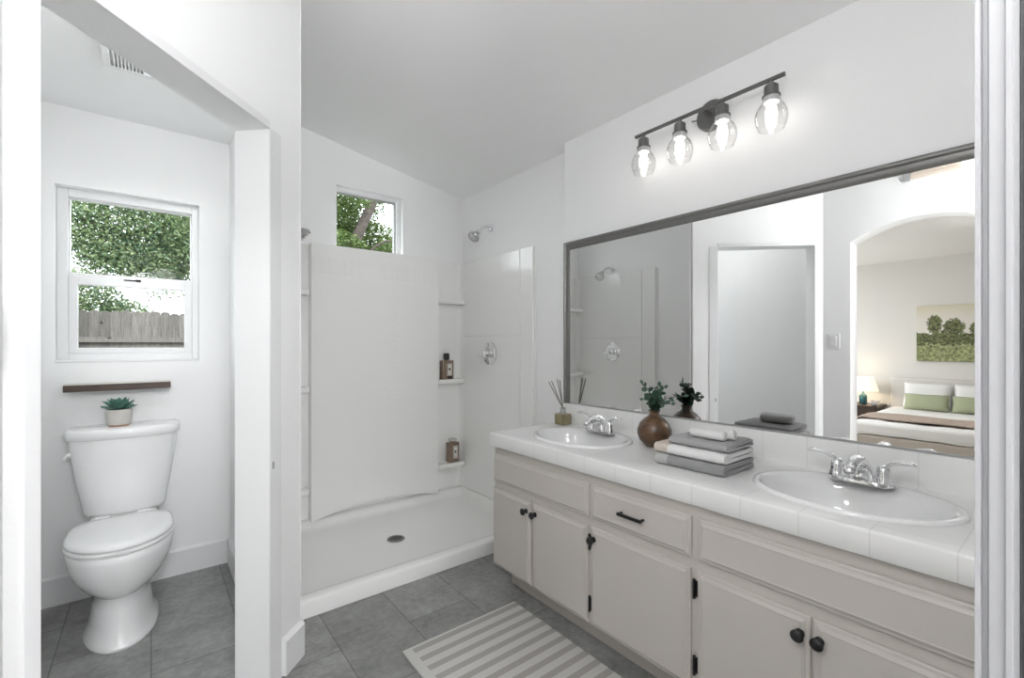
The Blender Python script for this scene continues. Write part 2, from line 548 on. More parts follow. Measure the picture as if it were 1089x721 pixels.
def ob(name, bm, m, parent=None, loc=None, bevel=0, seg=2, smooth=False, ang=40, sub=0, label=None, cat=None, group=None, kind=None):
    base = WL[parent.name] if parent else Vector(loc or (0, 0, 0))
    bmesh.ops.recalc_face_normals(bm, faces=bm.faces[:])
    bmesh.ops.translate(bm, verts=bm.verts[:], vec=-base)
    me = bpy.data.meshes.new(name)
    bm.to_mesh(me)
    bm.free()
    me.materials.append(m)
    o = bpy.data.objects.new(name, me)
    COL.objects.link(o)
    WL[o.name] = base.copy()
    if parent:
        o.parent = parent
    else:
        o.location = base
    if bevel:
        b = o.modifiers.new('bevel', 'BEVEL')
        b.width = bevel
        b.segments = seg
        b.limit_method = 'ANGLE'
        b.angle_limit = radians(35)
    if sub:
        s = o.modifiers.new('subsurf', 'SUBSURF')
        s.levels = s.render_levels = sub
    if smooth or bevel or sub:
        me.polygons.foreach_set('use_smooth', [True] * len(me.polygons))
        if not sub:
            me.set_sharp_from_angle(angle=radians(ang))
    tag(o, label, cat, group, kind)
    return o

def B():
    return bmesh.new()

def struct(name, bm, m, bevel=0, parent=None, smooth=False, label=None, cat=None):
    return ob(name, bm, m, parent=parent, bevel=bevel, smooth=smooth, kind='structure', label=label, cat=cat)

def bx(name, m, x0, x1, y0, y1, z0, z1, **k):
    bm = B()
    box(bm, x0, x1, y0, y1, z0, z1)
    return ob(name, bm, m, **k)

# diagonal wall frame: s along the wall, t out of the wall into the bathroom
R2 = 1 / sqrt(2)
def DG(s, t, z=0.0):
    return (-0.75 + s * R2 + t * R2, 0.75 + s * R2 - t * R2, z)

# =================================================================== STRUCTURE
XM = 1.95          # mirror wall
YB = 3.21          # shower back wall
XR = 2.02          # shower right wall
XL = 0.48          # shower left wall
XW = -0.22         # left wall with the arch
XWT = 0.16
def ceil_z(x):
    return 2.462 + (1.95 - x) * 0.19

# floors
bm = B()
prism(bm, [(2.17, -2.3), (2.17, 3.36), (-0.5, 3.36), (-0.5, 1.19), (XW - .05, 1.19), (XW - .05, -2.3)], XY_Z, -0.12, 0)
struct('floor', bm, M['tile'], label='grey slate look tile floor of the bathroom', cat='floor')
bm = B()
prism(bm, [(-4.35, -2.6), (XW - .05, -2.6), (XW - .05, 1.19), (-0.5, 1.19), (-0.5, 3.36), (-4.35, 3.36)], XY_Z, -0.12, 0)
struct('floor_bedroom', bm, M['carpet'], label='beige carpet floor of the bedroom', cat='floor')

# mirror wall and shower walls
bm = B(); box(bm, XM, 2.17, -0.1, 1.957, 0, 3.3)
struct('wall_right', bm, M['wall'], bevel=0.006, label='white wall behind the vanity and mirror', cat='wall')
bm = B(); box(bm, XR, 2.17, 1.95, 3.36, 0, 3.3)
struct('wall_shower_right', bm, M['wall'], label='white shower wall beside the vanity', cat='wall')

def wall_with_hole(name, x0, x1, y0, y1, z1, hx0, hx1, hz0, hz1, m, label):
    bm = B()
    box(bm, x0, hx0, y0, y1, 0, z1)
    box(bm, hx1, x1, y0, y1, 0, z1)
    box(bm, hx0, hx1, y0, y1, 0, hz0)
    box(bm, hx0, hx1, y0, y1, hz1, z1)
    return struct(name, bm, m, label=label, cat='wall')
W1 = (-0.362, 0.213, 1.163, 2.030)        # toilet window hole x0 x1 z0 z1
W2 = (1.003, 1.492, 1.860, 2.358)         # shower window hole
wall_with_hole('wall_toilet_back', -0.5, 0.42, 3.085, 3.26, 3.3, *W1, M['wall'], 'white back wall of the toilet room with a window')
wall_with_hole('wall_shower_back', 0.42, 2.17, YB, 3.385, 3.3, *W2, M['wall'], 'white back wall of the shower with a small high window')
bm = B(); box(bm, 0.36, XL, 1.988, 3.3, 0, 3.3)
struct('wall_toilet_right', bm, M['wall'], label='white wall between toilet room and shower', cat='wall')
bm = B(); box(bm, -0.50, -0.42, 1.2, 3.36, 0, 3.3)
struct('wall_toilet_left', bm, M['wall'], label='white left wall of the toilet room', cat='wall')

# diagonal wall with the toilet doorway and the arch
S_OR, S_OL, S_END = 1.534, 0.810, 1.7275
TH = 0.1325
OH = 2.03
bm = B()
def dprism(pts):
    prism(bm, pts, lambda u, v, t: DG(u, t, v), -TH, 0)
dprism([(S_OR, 0), (S_END, 0), (S_END, 3.3), (S_OR, 3.3)])
dprism([(S_OL, OH), (S_OR, OH), (S_OR, 3.3), (S_OL, 3.3)])
dprism([(0.62, 0), (S_OL, 0), (S_OL, 3.3), (0.62, 3.3)])
struct('wall_diagonal', bm, M['wall'], label='white diagonal wall with the toilet doorway', cat='wall')
# left wall with the arched bedroom opening
bm = B()
A0, A1 = 0.30, 1.1025
def lprism(pts):
    prism(bm, pts, YZ_X, XW - XWT, XW)
lprism([(A1, 0), (1.279, 0), (1.279, 3.3), (A1, 3.3)])
lprism([(-0.08, 0), (A0, 0), (A0, 3.3), (-0.08, 3.3)])
prev = None
for i in range(41):
    y = A0 + (A1 - A0) * i / 40
    z = 2.018 + 0.118 * (1 - abs((y - (A0 + A1) / 2) / ((A1 - A0) / 2)) ** 2.1)
    if prev:
        lprism([prev, (y, z), (y, 3.3), (prev[0], 3.3)])
    prev = (y, z)
bmesh.ops.remove_doubles(bm, verts=bm.verts[:], dist=0.0003)
struct('wall_left', bm, M['wall'], label='white left wall with the arched bedroom opening', cat='wall')

# end wall with the doorway the photo looks through (right jamb in view)
JX, JY = 0.463, 0.036
bm = B()
box(bm, 0.49, XM, -0.08, JY, 0, 3.3)
box(bm, XW, 0.49, -0.08, JY, 2.45, 3.3)
struct('wall_entry', bm, M['wall'], label='white end wall around the entry doorway', cat='wall')
bm = B()
box(bm, -.38, 1.35, -2.3, -2.2, 0, 2.7)
box(bm, 1.35, 1.45, -2.3, -0.08, 0, 2.7)
box(bm, -.38, -.28, -2.2, -0.08, 0, 2.7)
struct('wall_dressing', bm, M['wall'], label='white dressing room walls behind the entry doorway', cat='wall')

# bedroom walls
bm = B(); box(bm, -4.35, -4.2, -2.6, 3.36, 0, 3.3)
struct('wall_bedroom_far', bm, M['bedwall'], label='warm white bedroom wall behind the bed', cat='wall')
bm = B()
box(bm, -4.2, -3.65, 3.21, 3.36, 0, 3.3); box(bm, -1.35, -0.5, 3.21, 3.36, 0, 3.3)
box(bm, -3.65, -1.35, 3.21, 3.36, 0, 0.65); box(bm, -3.65, -1.35, 3.21, 3.36, 2.25, 3.3)
struct('wall_bedroom_window', bm, M['bedwall'], label='bedroom wall with a wide window', cat='wall')
bm = B()
box(bm, -4.2, -.38, -2.6, -2.5, 0, 3.3); box(bm, -.47, -.38, -2.5, -0.08, 0, 3.3)
struct('wall_bedroom_near', bm, M['bedwall'], label='bedroom walls opposite the window', cat='wall')

# ceilings
bm = B()
x0, x1 = XW - .1, 2.17
prism(bm, [(x0, ceil_z(x0)), (x1, ceil_z(x1)), (x1, ceil_z(x1) + 0.06), (x0, ceil_z(x0) + 0.06)], XZ_Y, -0.08, 3.385)
struct('ceiling', bm, M['ceil'], label='white sloped bathroom ceiling', cat='ceiling')
bm = B()
prism(bm, [(-0.42, 1.26), (0.36, 2.04), (0.36, 3.085), (-0.42, 3.085)], XY_Z, 2.41, 2.45)
struct('ceiling_toilet', bm, M['ceil'], label='flat white toilet room ceiling', cat='ceiling')
bm = B()
prism(bm, [(-4.2, -2.5), (XW - XWT, -2.5), (XW - XWT, 1.19), (-0.5, 1.19), (-0.5, 3.21), (-4.2, 3.21)], XY_Z, 2.40, 2.46)
struct('ceiling_bedroom', bm, M['ceil'], label='flat white bedroom ceiling', cat='ceiling')
bm = B(); box(bm, -.28, 1.35, -2.2, -0.08, 2.64, 2.7)
struct('ceiling_dressing', bm, M['ceil'], label='flat white dressing room ceiling', cat='ceiling')
bm = B(); box(bm, -4.6, 2.5, -2.8, 3.7, 3.3, 3.4)  # unseen slab added on top to keep the sun out of the rooms
struct('roof', bm, M['roofing'], label='flat grey roof over the rooms', cat='roof')

# baseboards
def base_profile(bm, p0, p1, nrm, h=0.14, t=0.014):
    p0, p1, n = Vector(p0), Vector(p1), Vector(nrm).normalized()
    prof = [(0, 0), (t, 0), (t, h - 0.012), (t * 0.55, h - 0.002), (0.0, h)]
    rings(bm, [[Vector((q.x + n.x * a, q.y + n.y * a, z)) for a, z in prof] for q in (p0, p1)])
bm = B(); base_profile(bm, (-0.42, 3.085), (0.36, 3.085), (0, -1))
struct('baseboard_toilet_back', bm, M['trim'], label='white baseboard on the back wall behind the toilet', cat='baseboard')
bm = B(); base_profile(bm, (0.36, 2.06), (0.36, 3.071), (-1, 0))
struct('baseboard_toilet_right', bm, M['trim'], label='white baseboard on the right wall of the toilet room', cat='baseboard')
bm = B(); base_profile(bm, (-0.42, 1.28), (-0.42, 3.071), (1, 0))
struct('baseboard_toilet_left', bm, M['trim'], label='white baseboard on the left wall of the toilet room', cat='baseboard')
bm = B()
d0, d1 = DG(S_OR + 0.078, 0), DG(S_END + 0.006, 0)
prof = [(0, 0), (0.017, 0), (0.017, 0.127), (0.004, 0.14), (0, 0.14)]
pA = [DG(S_OR + 0.078, a, z) for a, z in prof]
pB = [DG(S_END + a * 0.42, a, z) for a, z in prof]
pC = [(XL + a, 2.212, z) for a, z in prof]
pB = [(DG(S_END, 0)[0] + a * 1.0, DG(S_END, 0)[1] - a * 0.414, z) for a, z in prof]
rings(bm, [pA, pB, pC])
struct('baseboard_corner', bm, M['trim'], label='white baseboard wrapping the wall corner beside the shower', cat='baseboard')
bm = B(); base_profile(bm, (XW, 1.105), (XW, 1.265), (1, 0))
struct('baseboard_switch', bm, M['trim'], label='white baseboard under the light switch', cat='baseboard')

# flat casing strips round the toilet doorway
bm = B()
prism(bm, [(S_OR, 0), (S_OR + 0.066, 0), (S_OR + 0.066, OH + 0.004), (S_OR, OH + 0.004)], lambda u, v, t: DG(u, t, v), 0, 0.005)
prism(bm, [(S_OL - 0.03, 0), (S_OL, 0), (S_OL, OH + 0.03), (S_OL - 0.03, OH + 0.03)], lambda u, v, t: DG(u, t, v), 0, 0.005)
prism(bm, [(S_OL, OH), (S_OR, OH), (S_OR, OH + 0.03), (S_OL, OH + 0.03)], lambda u, v, t: DG(u, t, v), 0, 0.005)
tr = struct('trim_1', bm, M['trim'], bevel=0.0015, label='flat white casing around the toilet doorway', cat='trim')
bm = B()
prism(bm, [(S_OR + 0.012, 0.80), (S_OR + 0.022, 0.80), (S_OR + 0.022, 0.825), (S_OR + 0.012, 0.825)], lambda u, v, t: DG(u, t, v), 0.004, 0.0062)
ob('catch_plate', bm, M['grey_metal'], parent=tr, label='small metal catch plate')

# entry door frame: moulded casing and jamb on the right, plain on the left
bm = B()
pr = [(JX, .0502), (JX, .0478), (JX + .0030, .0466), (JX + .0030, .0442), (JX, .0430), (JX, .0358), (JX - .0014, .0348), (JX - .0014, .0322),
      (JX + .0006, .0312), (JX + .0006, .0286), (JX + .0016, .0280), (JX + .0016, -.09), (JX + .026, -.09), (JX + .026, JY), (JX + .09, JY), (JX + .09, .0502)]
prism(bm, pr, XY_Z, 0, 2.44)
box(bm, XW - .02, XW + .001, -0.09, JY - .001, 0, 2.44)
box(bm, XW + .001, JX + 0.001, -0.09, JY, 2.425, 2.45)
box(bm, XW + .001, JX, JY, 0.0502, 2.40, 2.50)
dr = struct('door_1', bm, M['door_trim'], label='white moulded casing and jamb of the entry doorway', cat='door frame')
bm = B(); box(bm, JX - 0.0006, JX + 0.0016, 0.008, 0.0277, 0, 2.42)  # black strip stands in for the door edge and the room beyond
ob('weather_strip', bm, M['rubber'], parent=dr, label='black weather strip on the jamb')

# ------------------------------------------------------------------ windows
def ring_frame(bm, x0, x1, z0, z1, w, y0, y1):
    wl, wr, wb, wt = w
    box(bm, x0, x0 + wl, y0, y1, z0, z1)
    box(bm, x1 - wr, x1, y0, y1, z0, z1)
    box(bm, x0 + wl, x1 - wr, y0, y1, z0, z0 + wb)
    box(bm, x0 + wl, x1 - wr, y0, y1, z1 - wt, z1)

w1 = empty('window_1', ((W1[0] + W1[1]) / 2, 3.15, W1[2]), 'white vinyl hung window above the toilet', 'window', kind='structure')
x0, x1, z0, z1 = W1
bm = B(); ring_frame(bm, x0, x1, z0, z1, (.042, .030, .045, .042), 3.135, 3.215)
ob('window_frame', bm, M['vinyl'], parent=w1, bevel=0.003)
bm = B(); ring_frame(bm, x0 + .042, x1 - .030, 1.555, z1 - .042, (.006, .006, .06, .006), 3.16, 3.19)
f = ob('upper_sash', bm, M['vinyl'], parent=w1, bevel=0.002)
bm = B(); box(bm, x0 + .046, x1 - .034, 3.172, 3.176, 1.61, z1 - .046)
ob('glass', bm, M['glass'], parent=f)
bm = B(); ring_frame(bm, x0 + .042, x1 - .030, z0 + .045, 1.60, (.034, .034, .028, .045), 3.148, 3.172)
f = ob('lower_sash', bm, M['vinyl'], parent=w1, bevel=0.002)
bm = B(); box(bm, x0 + .074, x1 - .062, 3.156, 3.160, z0 + .07, 1.558)
ob('glass', bm, M['glass'], parent=f)
bm = B(); box(bm, -0.11, -0.04, 3.141, 3.149, 1.588, 1.594); box(bm, -0.062, -0.04, 3.138, 3.149, 1.586, 1.597)
ob('sash_latch', bm, M['rubber'], parent=w1, label='dark sash latch on the meeting rail')
bm = B(); box(bm, x0 + .001, x1 - .001, 3.088, 3.134, z0, z0 + .012)
ob('window_sill', bm, M['trim'], parent=w1, bevel=0.003)

w2 = empty('window_2', (1.25, 3.3, W2[2]), 'small white high window above the shower panel', 'window', kind='structure')
x0, x1, z0, z1 = W2
bm = B(); ring_frame(bm, x0, x1, z0, z1, (.016, .030, .03, .028), 3.255, 3.33)
ob('window_frame', bm, M['vinyl'], parent=w2, bevel=0.003)
bm = B(); ring_frame(bm, x0 + .016, x1 - .030, z0 + .03, z1 - .028, (.004, .010, .01, .006), 3.275, 3.31)
f = ob('sash', bm, M['grey_metal'], parent=w2, bevel=0.001)
bm = B(); box(bm, x0 + .018, x1 - .034, 3.29, 3.294, z0 + .034, z1 - .031)
ob('glass', bm, M['glass'], parent=f)

w3 = empty('window_3', (-2.5, 3.28, 0.65), 'wide white bedroom window beyond the arch', 'window', kind='structure')
bm = B(); ring_frame(bm, -3.65, -1.35, 0.65, 2.25, (.05, .05, .05, .05), 3.24, 3.31); box(bm, -2.53, -2.47, 3.24, 3.31, .7, 2.2)  # unseen window added to give the bedroom fill lamp an opening
ob('window_frame', bm, M['vinyl'], parent=w3, bevel=0.003)

# =================================================================== VANITY
XF = 1.425         # face frame plane
XD = 1.407         # door faces
va = empty('vanity_cabinet', (1.69, 0.99, 0), 'long taupe painted double sink vanity with black hardware', 'cabinet')
bm = B()
box(bm, XF, XF + .02, .04, 1.943, .10, .7205)
box(bm, XF + .02, XM - .001, 1.925, 1.943, .10, .7205)
box(bm, XF + .02, XM - .001, .04, .058, .10, .7205)
box(bm, XF + .02, XM - .001, .058, 1.925, .10, .118)
ob('body', bm, M['vanity'], parent=va, bevel=0.0015)
bm = B(); box(bm, 1.492, 1.51, .04, 1.885, 0, .10)
ob('toe_kick', bm, M['vanity_dark'], parent=va, label='recessed taupe toe kick')

def slab_front(y0, y1, z0, z1):
    """routed overlay slab"""
    bm = B()
    def ring(ins, x):
        return [(x, y0 + ins, z0 + ins), (x, y1 - ins, z0 + ins), (x, y1 - ins, z1 - ins), (x, y0 + ins, z1 - ins)]
    rings(bm, [ring(0, XF - .0005), ring(0, XF - .009), ring(.003, XF - .0115), ring(.010, XF - .0125), ring(.012, XF - .0155), ring(.020, XF - .0195), ring(.0235, XF - .0185), ring(.026, XF - .0185)])
    return bm

def knob(bm, y, z):
    lathe(bm, [(.012, 0), (.012, -.003), (.006, -.006), (.0055, -.014), (.012, -.018), (.0165, -.022), (.0165, -.026), (.013, -.030), (.006, -.0315), (.001, -.032)], (XF - .0185, y, z), 20, 'X')

def hinge(bm, y, z):
    # pierced wrap hinge: barrel and a fretted leaf
    tube(bm, [(XF - .008, y, z - .026), (XF - .008, y, z + .026)], .0048, 10)
    for k in (-1, 1):
        sball(bm, (XF - .008, y, z + k * .029), .0055, 10, 6)
    pts = [(-.014, -.022), (-.009, -.028), (.006, -.022), (.009, -.012), (.005, -.006), (.009, 0), (.005, .006), (.009, .012), (.006, .022), (-.009, .028), (-.014, .022), (-.010, .010), (-.015, 0), (-.010, -.010)]
    prism(bm, [(y + a, z + b) for a, b in pts], YZ_X, XF - .0035, XF - .0002)

def pxY(px, X):
    u = (px - 544.5) / 485
    return X * (.78369 - u * .62115) / (.62115 + u * .78369)

d = [pxY(522.3, XD), pxY(563.5, XD), pxY(565.8, XD), pxY(623.5, XD), pxY(627.3, XD), pxY(732.8, XD), pxY(740.5, XD), pxY(860.5, XD), pxY(863.5, XD)]
ZD0, ZD1, ZR0, ZR1 = .105, .505, .541, .678
doors = [  # y_lo, y_hi, knob y, knob z, hinge y, label
    (d[1], 1.941, d[1] + .026, .458, None, 'leftmost cabinet door'),
    (d[3], d[2], d[2] - .022, .458, d[3] - .008, 'door below the sink front, second from the shower'),
    (d[5], d[4], d[4] - .020, .462, d[5] - .012, 'wide door under the drawer'),
    (d[7], d[6], d[7] + .022, .455, None, 'door below the right sink front'),
    (d[8] - .395, d[8], d[8] - .018, .455, None, 'door at the far right end'),
]
for i, (ya, yb, ky, kz, hy, lab) in enumerate(doors):
    dd = ob('door', slab_front(ya, yb, ZD0, ZD1), M['vanity'], parent=va, smooth=True, ang=12)
    bm = B(); knob(bm, ky, kz)
    ob('knob', bm, M['bronze'], parent=dd, smooth=True, label='round black knob')
    if hy:
        for hz in (.44, .185):
            bm = B(); hinge(bm, hy, hz)
            ob('hinge', bm, M['bronze'], parent=dd, smooth=True, label='black pierced hinge')
f1 = ob('false_drawer_front', slab_front(pxY(624.5, XD), 1.937, ZR0, ZR1), M['vanity'], parent=va, smooth=True, ang=12)
dw = ob('drawer', slab_front(pxY(733.5, XD), pxY(628.2, XD), ZR0, ZR1), M['vanity'], parent=va, smooth=True, ang=12)
f2 = ob('false_drawer_front', slab_front(.065, pxY(741.5, XD), ZR0, ZR1), M['vanity'], parent=va, smooth=True, ang=12)
yc = pxY(669, XD - .02)
bm = B()
hw, xo = .048, XF - .0185
tube(bm, [(xo + .001, yc - hw, .612), (xo - .020, yc - hw, .612), ], .0055, 10)
tube(bm, [(xo + .001, yc + hw, .612), (xo - .020, yc + hw, .612), ], .0055, 10)
box(bm, xo - .027, xo - .018, yc - hw - .006, yc + hw + .006, .606, .618)
ob('pull_handle', bm, M['bronze'], parent=dw, bevel=0.002, label='black bar pull')

# countertop with two oval cut-outs
SINKS = [(1.675, 1.560), (1.675, 0.456)]
SA, SBX = .266, .210      # half length along Y, half width along X
ZC = .79
XC0 = 1.400
ct = empty('countertop', (1.69, .99, .72), 'white tiled countertop with bullnose edge along the vanity', 'countertop')
bm = B()
yA, yB = .037, 1.957
outer = [(XC0 + .008, yA), (XM - .001, yA), (XM - .001, yB), (XC0 + .008, yB)]
def loop(pts, z):
    vs = [bm.verts.new((x, y, z)) for x, y in pts]
    return vs, [bm.edges.new((vs[i], vs[(i + 1) % len(vs)])) for i in range(len(vs))]
ed = loop(outer, ZC)[1]
for cx, cy in SINKS:
    ed += loop([(cx + (SBX - .022) * cos(2 * pi * i / 56), cy + (SA - .022) * sin(2 * pi * i / 56)) for i in range(56)], ZC)[1]
bmesh.ops.triangle_fill(bm, use_beauty=True, edges=ed)
# nosing: rounded front and left edge
arc = [(.008, 0), (.004, -.0012), (.0014, -.004), (0, -.009), (0, -.066), (.003, -.069), (.02, -.069)]
secs = []
for off, dz in arc:
    secs.append([(XC0 + off, yA, ZC + dz), (XC0 + off, yB, ZC + dz)])
for a, b in zip(secs, secs[1:]):
    va4 = [bm.verts.new(p) for p in (a[0], a[1], b[1], b[0])]
    bm.faces.new(va4)
# left end face and underside
bm.faces.new([bm.verts.new(p) for p in [(XC0 + off, yB, ZC + dz) for off, dz in arc] + [(XM - .001, yB, ZC - .069), (XM - .001, yB, ZC)]])
for cx in ():
    pass
bmesh.ops.remove_doubles(bm, verts=bm.verts[:], dist=0.0002)
o = ob('tile_top', bm, M['counter'], parent=ct, smooth=True, ang=50)
bm = B()
prism(bm, [(XM - .0005, ZC - .002), (XM - .019, ZC - .002), (XM - .019, ZC + .108), (XM - .016, ZC + .113), (XM - .011, ZC + .115), (XM - .0005, ZC + .115)], XZ_Y, .037, 1.949)
ob('backsplash', bm, M['counter'], parent=ct, smooth=True, ang=50)

def sink(cx, cy, label):
    s = empty('sink', (cx, cy, ZC), label, 'sink')
    bm = B()
    n = 64
    prof = [(1.0, .0005), (1.0, .005), (.985, .010), (.955, .0125), (.925, .011), (.905, .006), (.885, -.006), (.86, -.03), (.80, -.08), (.68, -.12), (.45, -.143), (.2, -.150), (.08, -.152)]
    rs = []
    for k, h in prof:
        # bowl shifts to the front, leaving a faucet deck at the back
        t = 0 if k > .94 else min(1, (.94 - k) / .06)
        shift = -.018 * t
        sx = SBX * k * (1 - .075 * t)
        rs.append([(cx + shift + sx * cos(2 * pi * i / n), cy + SA * k * sin(2 * pi * i / n), ZC + h) for i in range(n)])
    rings(bm, rs, caps=False)
    ob('bowl', bm, M['porcelain'], parent=s, smooth=True, ang=60)
    bm = B()
    lathe(bm, [(.001, .0), (.020, .0), (.026, .001), (.026, -.006), (.0, -.006)], (cx - .018, cy, ZC - .148), 24)
    ob('drain', bm, M['chrome'], parent=s, smooth=True, label='chrome drain')
    return s
sink(*SINKS[0], 'white oval drop-in sink beside the reed diffuser')
sink(*SINKS[1], 'white oval drop-in sink to the right of the towel stack')

def faucet(fx, fy, z, label):
    f = empty('faucet', (fx, fy, z), label, 'faucet')
    bm = B()
    pts = []
    for i in range(40):
        a = 2 * pi * i / 40
        pts.append((.028 * (abs(cos(a)) ** .8) * (1 if cos(a) > 0 else -1), .080 * (abs(sin(a)) ** .55) * (1 if sin(a) > 0 else -1)))
    rings(bm, [[(fx + a * k, fy + b * k, z + h) for a, b in pts] for k, h in ((1, 0), (1, .008), (.94, .013), (.8, .015))])
    ob('base_plate', bm, M['chrome'], parent=f, smooth=True)
    # spout: broad body rising then arching to the front
    bm = B()
    path = smooth_path([(fx + .012, fy, z + .010), (fx + .006, fy, z + .045), (fx - .012, fy, z + .068), (fx - .045, fy, z + .076), (fx - .080, fy, z + .066), (fx - .103, fy, z + .046)], 6)
    tube(bm, path, [.040, .034, .026, .020, .0165, .014], 18)
    ob('spout', bm, M['chrome'], parent=f, smooth=True)
    bm = B(); sball(bm, (fx - .098, fy, z + .055), .019, 18, 10)
    ob('aerator', bm, M['chrome'], parent=f, smooth=True)
    bm = B(); tube(bm, [(fx + .03, fy, z + .01), (fx + .03, fy, z + .07)], .0022, 8); sball(bm, (fx + .03, fy, z + .073), .005, 10, 6)
    ob('lift_rod', bm, M['chrome'], parent=f, smooth=True)
    for sgn in (1, -1):
        hy = fy + sgn * .062
        bm = B()
        lathe(bm, [(.026, .004), (.026, .014), (.0235, .026), (.0215, .032), (.0215, .034), (.0205, .035), (.0195, .05), (.016, .062), (.009, .069), (.001, .071)], (fx, hy, z), 24)
        h = ob('handle', bm, M['chrome'], parent=f, smooth=True)
        bm = B()
        path = smooth_path([(fx + .002, hy - sgn * .004, z + .052), (fx - .002, hy + sgn * .014, z + .074), (fx - .006, hy + sgn * .038, z + .085), (fx - .010, hy + sgn * .066, z + .088), (fx - .012, hy + sgn * .083, z + .085)], 5)
        tube(bm, path, [.016, .0135, .011, .0115, .012, .007], 12, flat=.6)
        ob('lever', bm, M['chrome'], parent=h, smooth=True)
    return f
faucet(1.815, 1.560, ZC + .011, 'chrome two-handle faucet behind the sink by the reed diffuser')
faucet(1.815, 0.462, ZC + .011, 'chrome two-handle faucet behind the sink right of the towels')

# ------------------------------------------------------------------ mirror
mi = empty('mirror', (XM, 1.0, .905), 'wide wall mirror with gunmetal frame above the backsplash', 'mirror')
MY0, MY1, MZ0, MZ1 = .045, 1.945, .9055, 1.858
FW = .046
bm = B()
def frame_prof(): return [(0, 0), (0, .016), (.006, .020), (.014, .021), (.020, .016), (.026, .016), (.034, .014), (.040, .010), (FW, .008), (FW, 0)]
# left upright, top rail, right upright, mitred: profile (w inward, d off the wall)
path = [((MY1, MZ0), (-1, 0)), ((MY1, MZ1), (-1, -1)), ((MY0, MZ1), (1, -1)), ((MY0, MZ0), (1, 0))]
rings(bm, [[(XM - .0005 - dd, y + w * n[0], z + w * n[1]) for w, dd in frame_prof()] for (y, z), n in path])
ob('frame', bm, M['gun'], parent=mi, smooth=True, ang=25)
bm = B(); box(bm, XM - .012, XM - .0008, MY0 + FW, MY1 - FW, MZ0, MZ0 + .007)
ob('bottom_channel', bm, M['grey_metal'], parent=mi, bevel=0.001, label='thin metal channel under the glass')
bm = B(); box(bm, XM - .007, XM - .001, MY0 + FW - .003, MY1 - FW + .003, MZ0 + .003, MZ1 - FW + .003)
ob('mirror_glass', bm, M['mirror'], parent=mi)

# ------------------------------------------------------------------ vanity light
ZB = 2.262
XB = 1.853
vl = empty('vanity_light', (XM, 1.03, 2.262), 'dark metal four-bulb bar light above the mirror', 'wall light')
bm = B(); lathe(bm, [(.066, -.0005), (.066, -.018), (.060, -.024), (.02, -.026), (.001, -.026)], (XM, 1.03, ZB), 40, 'X')
ob('backplate', bm, M['fixture'], parent=vl, smooth=True, ang=30)
bm = B(); tube(bm, [(XM - .024, 1.03, ZB), (XB, 1.03, ZB)], .010, 16); tube(bm, [(XB + .03, 1.03 + .062, ZB - .02), (XB + .05, 1.03 + .03, ZB - .02)], .003, 8)
ob('arm', bm, M['fixture'], parent=vl, smooth=True)
bm = B(); tube(bm, [(XB, .700, ZB), (XB, 1.367, ZB)], .0085, 16)
ob('bar', bm, M['fixture'], parent=vl, smooth=True)
for i, sy in enumerate((1.322, 1.131, .938, .748)):
    bm = B()
    lathe(bm, [(.008, -.006), (.008, -.020), (.019, -.021), (.0245, -.026), (.0255, -.060), (.0315, -.062), (.0315, -.067), (.022, -.067), (.001, -.067)], (XB, sy, ZB), 28)
    so = ob('socket', bm, M['fixture'], parent=vl, smooth=True, ang=30)
    bm = B(); lathe(bm, [(.028, -.0675), (.029, -.088), (.025, -.088), (.025, -.0675)], (XB, sy, ZB), 28, caps=False)
    for k in range(3):
        a = k * 2 * pi / 3 + .5
        sball(bm, (XB + .030 * cos(a), sy + .030 * sin(a), ZB - .085), .0042, 8, 6)
    ob('shade_collar', bm, M['ceramic'], parent=so, smooth=True, label='pale collar holding the shade')
    bm = B()
    lathe(bm, [(.0285, -.068), (.0285, -.080), (.034, -.092), (.047, -.108), (.055, -.128), (.0565, -.150), (.052, -.172), (.044, -.190),
               (.0425, -.190), (.0505, -.172), (.055, -.150), (.0535, -.128), (.0455, -.1085), (.033, -.093), (.027, -.080), (.027, -.068)], (XB, sy, ZB), 36, caps=False)
    ob('glass_shade', bm, M['shade_glass'], parent=vl, smooth=True, label='clear glass shade')
    bm = B()
    lathe(bm, [(.010, -.068), (.012, -.082), (.016, -.100), (.0195, -.120), (.021, -.135), (.018, -.152), (.010, -.163), (.001, -.166)], (XB, sy, ZB), 24)
    ob('bulb', bm, M['bulb'], parent=vl, smooth=True, label='glowing white bulb')

# =================================================================== SHOWER
YP = 3.115        # centre panel front
YS = 3.195        # recess back
YC0 = 2.217       # curb front
PX0, PX1 = .815, 1.745
SX0, SX1 = XL + .022, XR - .022
ZT = 1.912
pan = empty('shower_pan', (1.25, 2.7, 0), 'white low curb shower base between the wall corner and vanity', 'shower base')
bm = B()
prof = [(YC0, 0), (YC0, .066), (YC0 + .006, .076), (YC0 + .018, .081), (YC0 + .06, .081), (YC0 + .078, .074), (YC0 + .10, .056), (YC0 + .14, .046), (2.75, .038), (3.09, .046),
        (3.125, .052), (3.145, .066), (3.156, .088), (3.168, .097), (YB - .001, .10), (YB - .001, 0)]
nx = [XL + .001, XL + .03, XL + .05, XL + .075, 0.9, 1.25, 1.6, XR - .10, XR - .065, XR - .042, XR - .026, XR - .001]
lift = [.10, .097, .066, .0, 0, 0, 0, 0, .010, .045, .092, .10]
secs = []
for x, l in zip(nx, lift):
    secs.append([(x, y, max(z, l) if (YC0 + .07 < y < YB - .002 and z > 0) else z) for y, z in prof])
rings(bm, secs)
ob('tray', bm, M['pan'], parent=pan, smooth=True, ang=50)
u = (421 - 544.5) / 485
dz_ = .042
zf = (1.25 - dz_) * 485 / (573 - 367)
dxp, dyp = zf * (.62115 + u * .78369), zf * (.78369 - u * .62115)
bm = B()
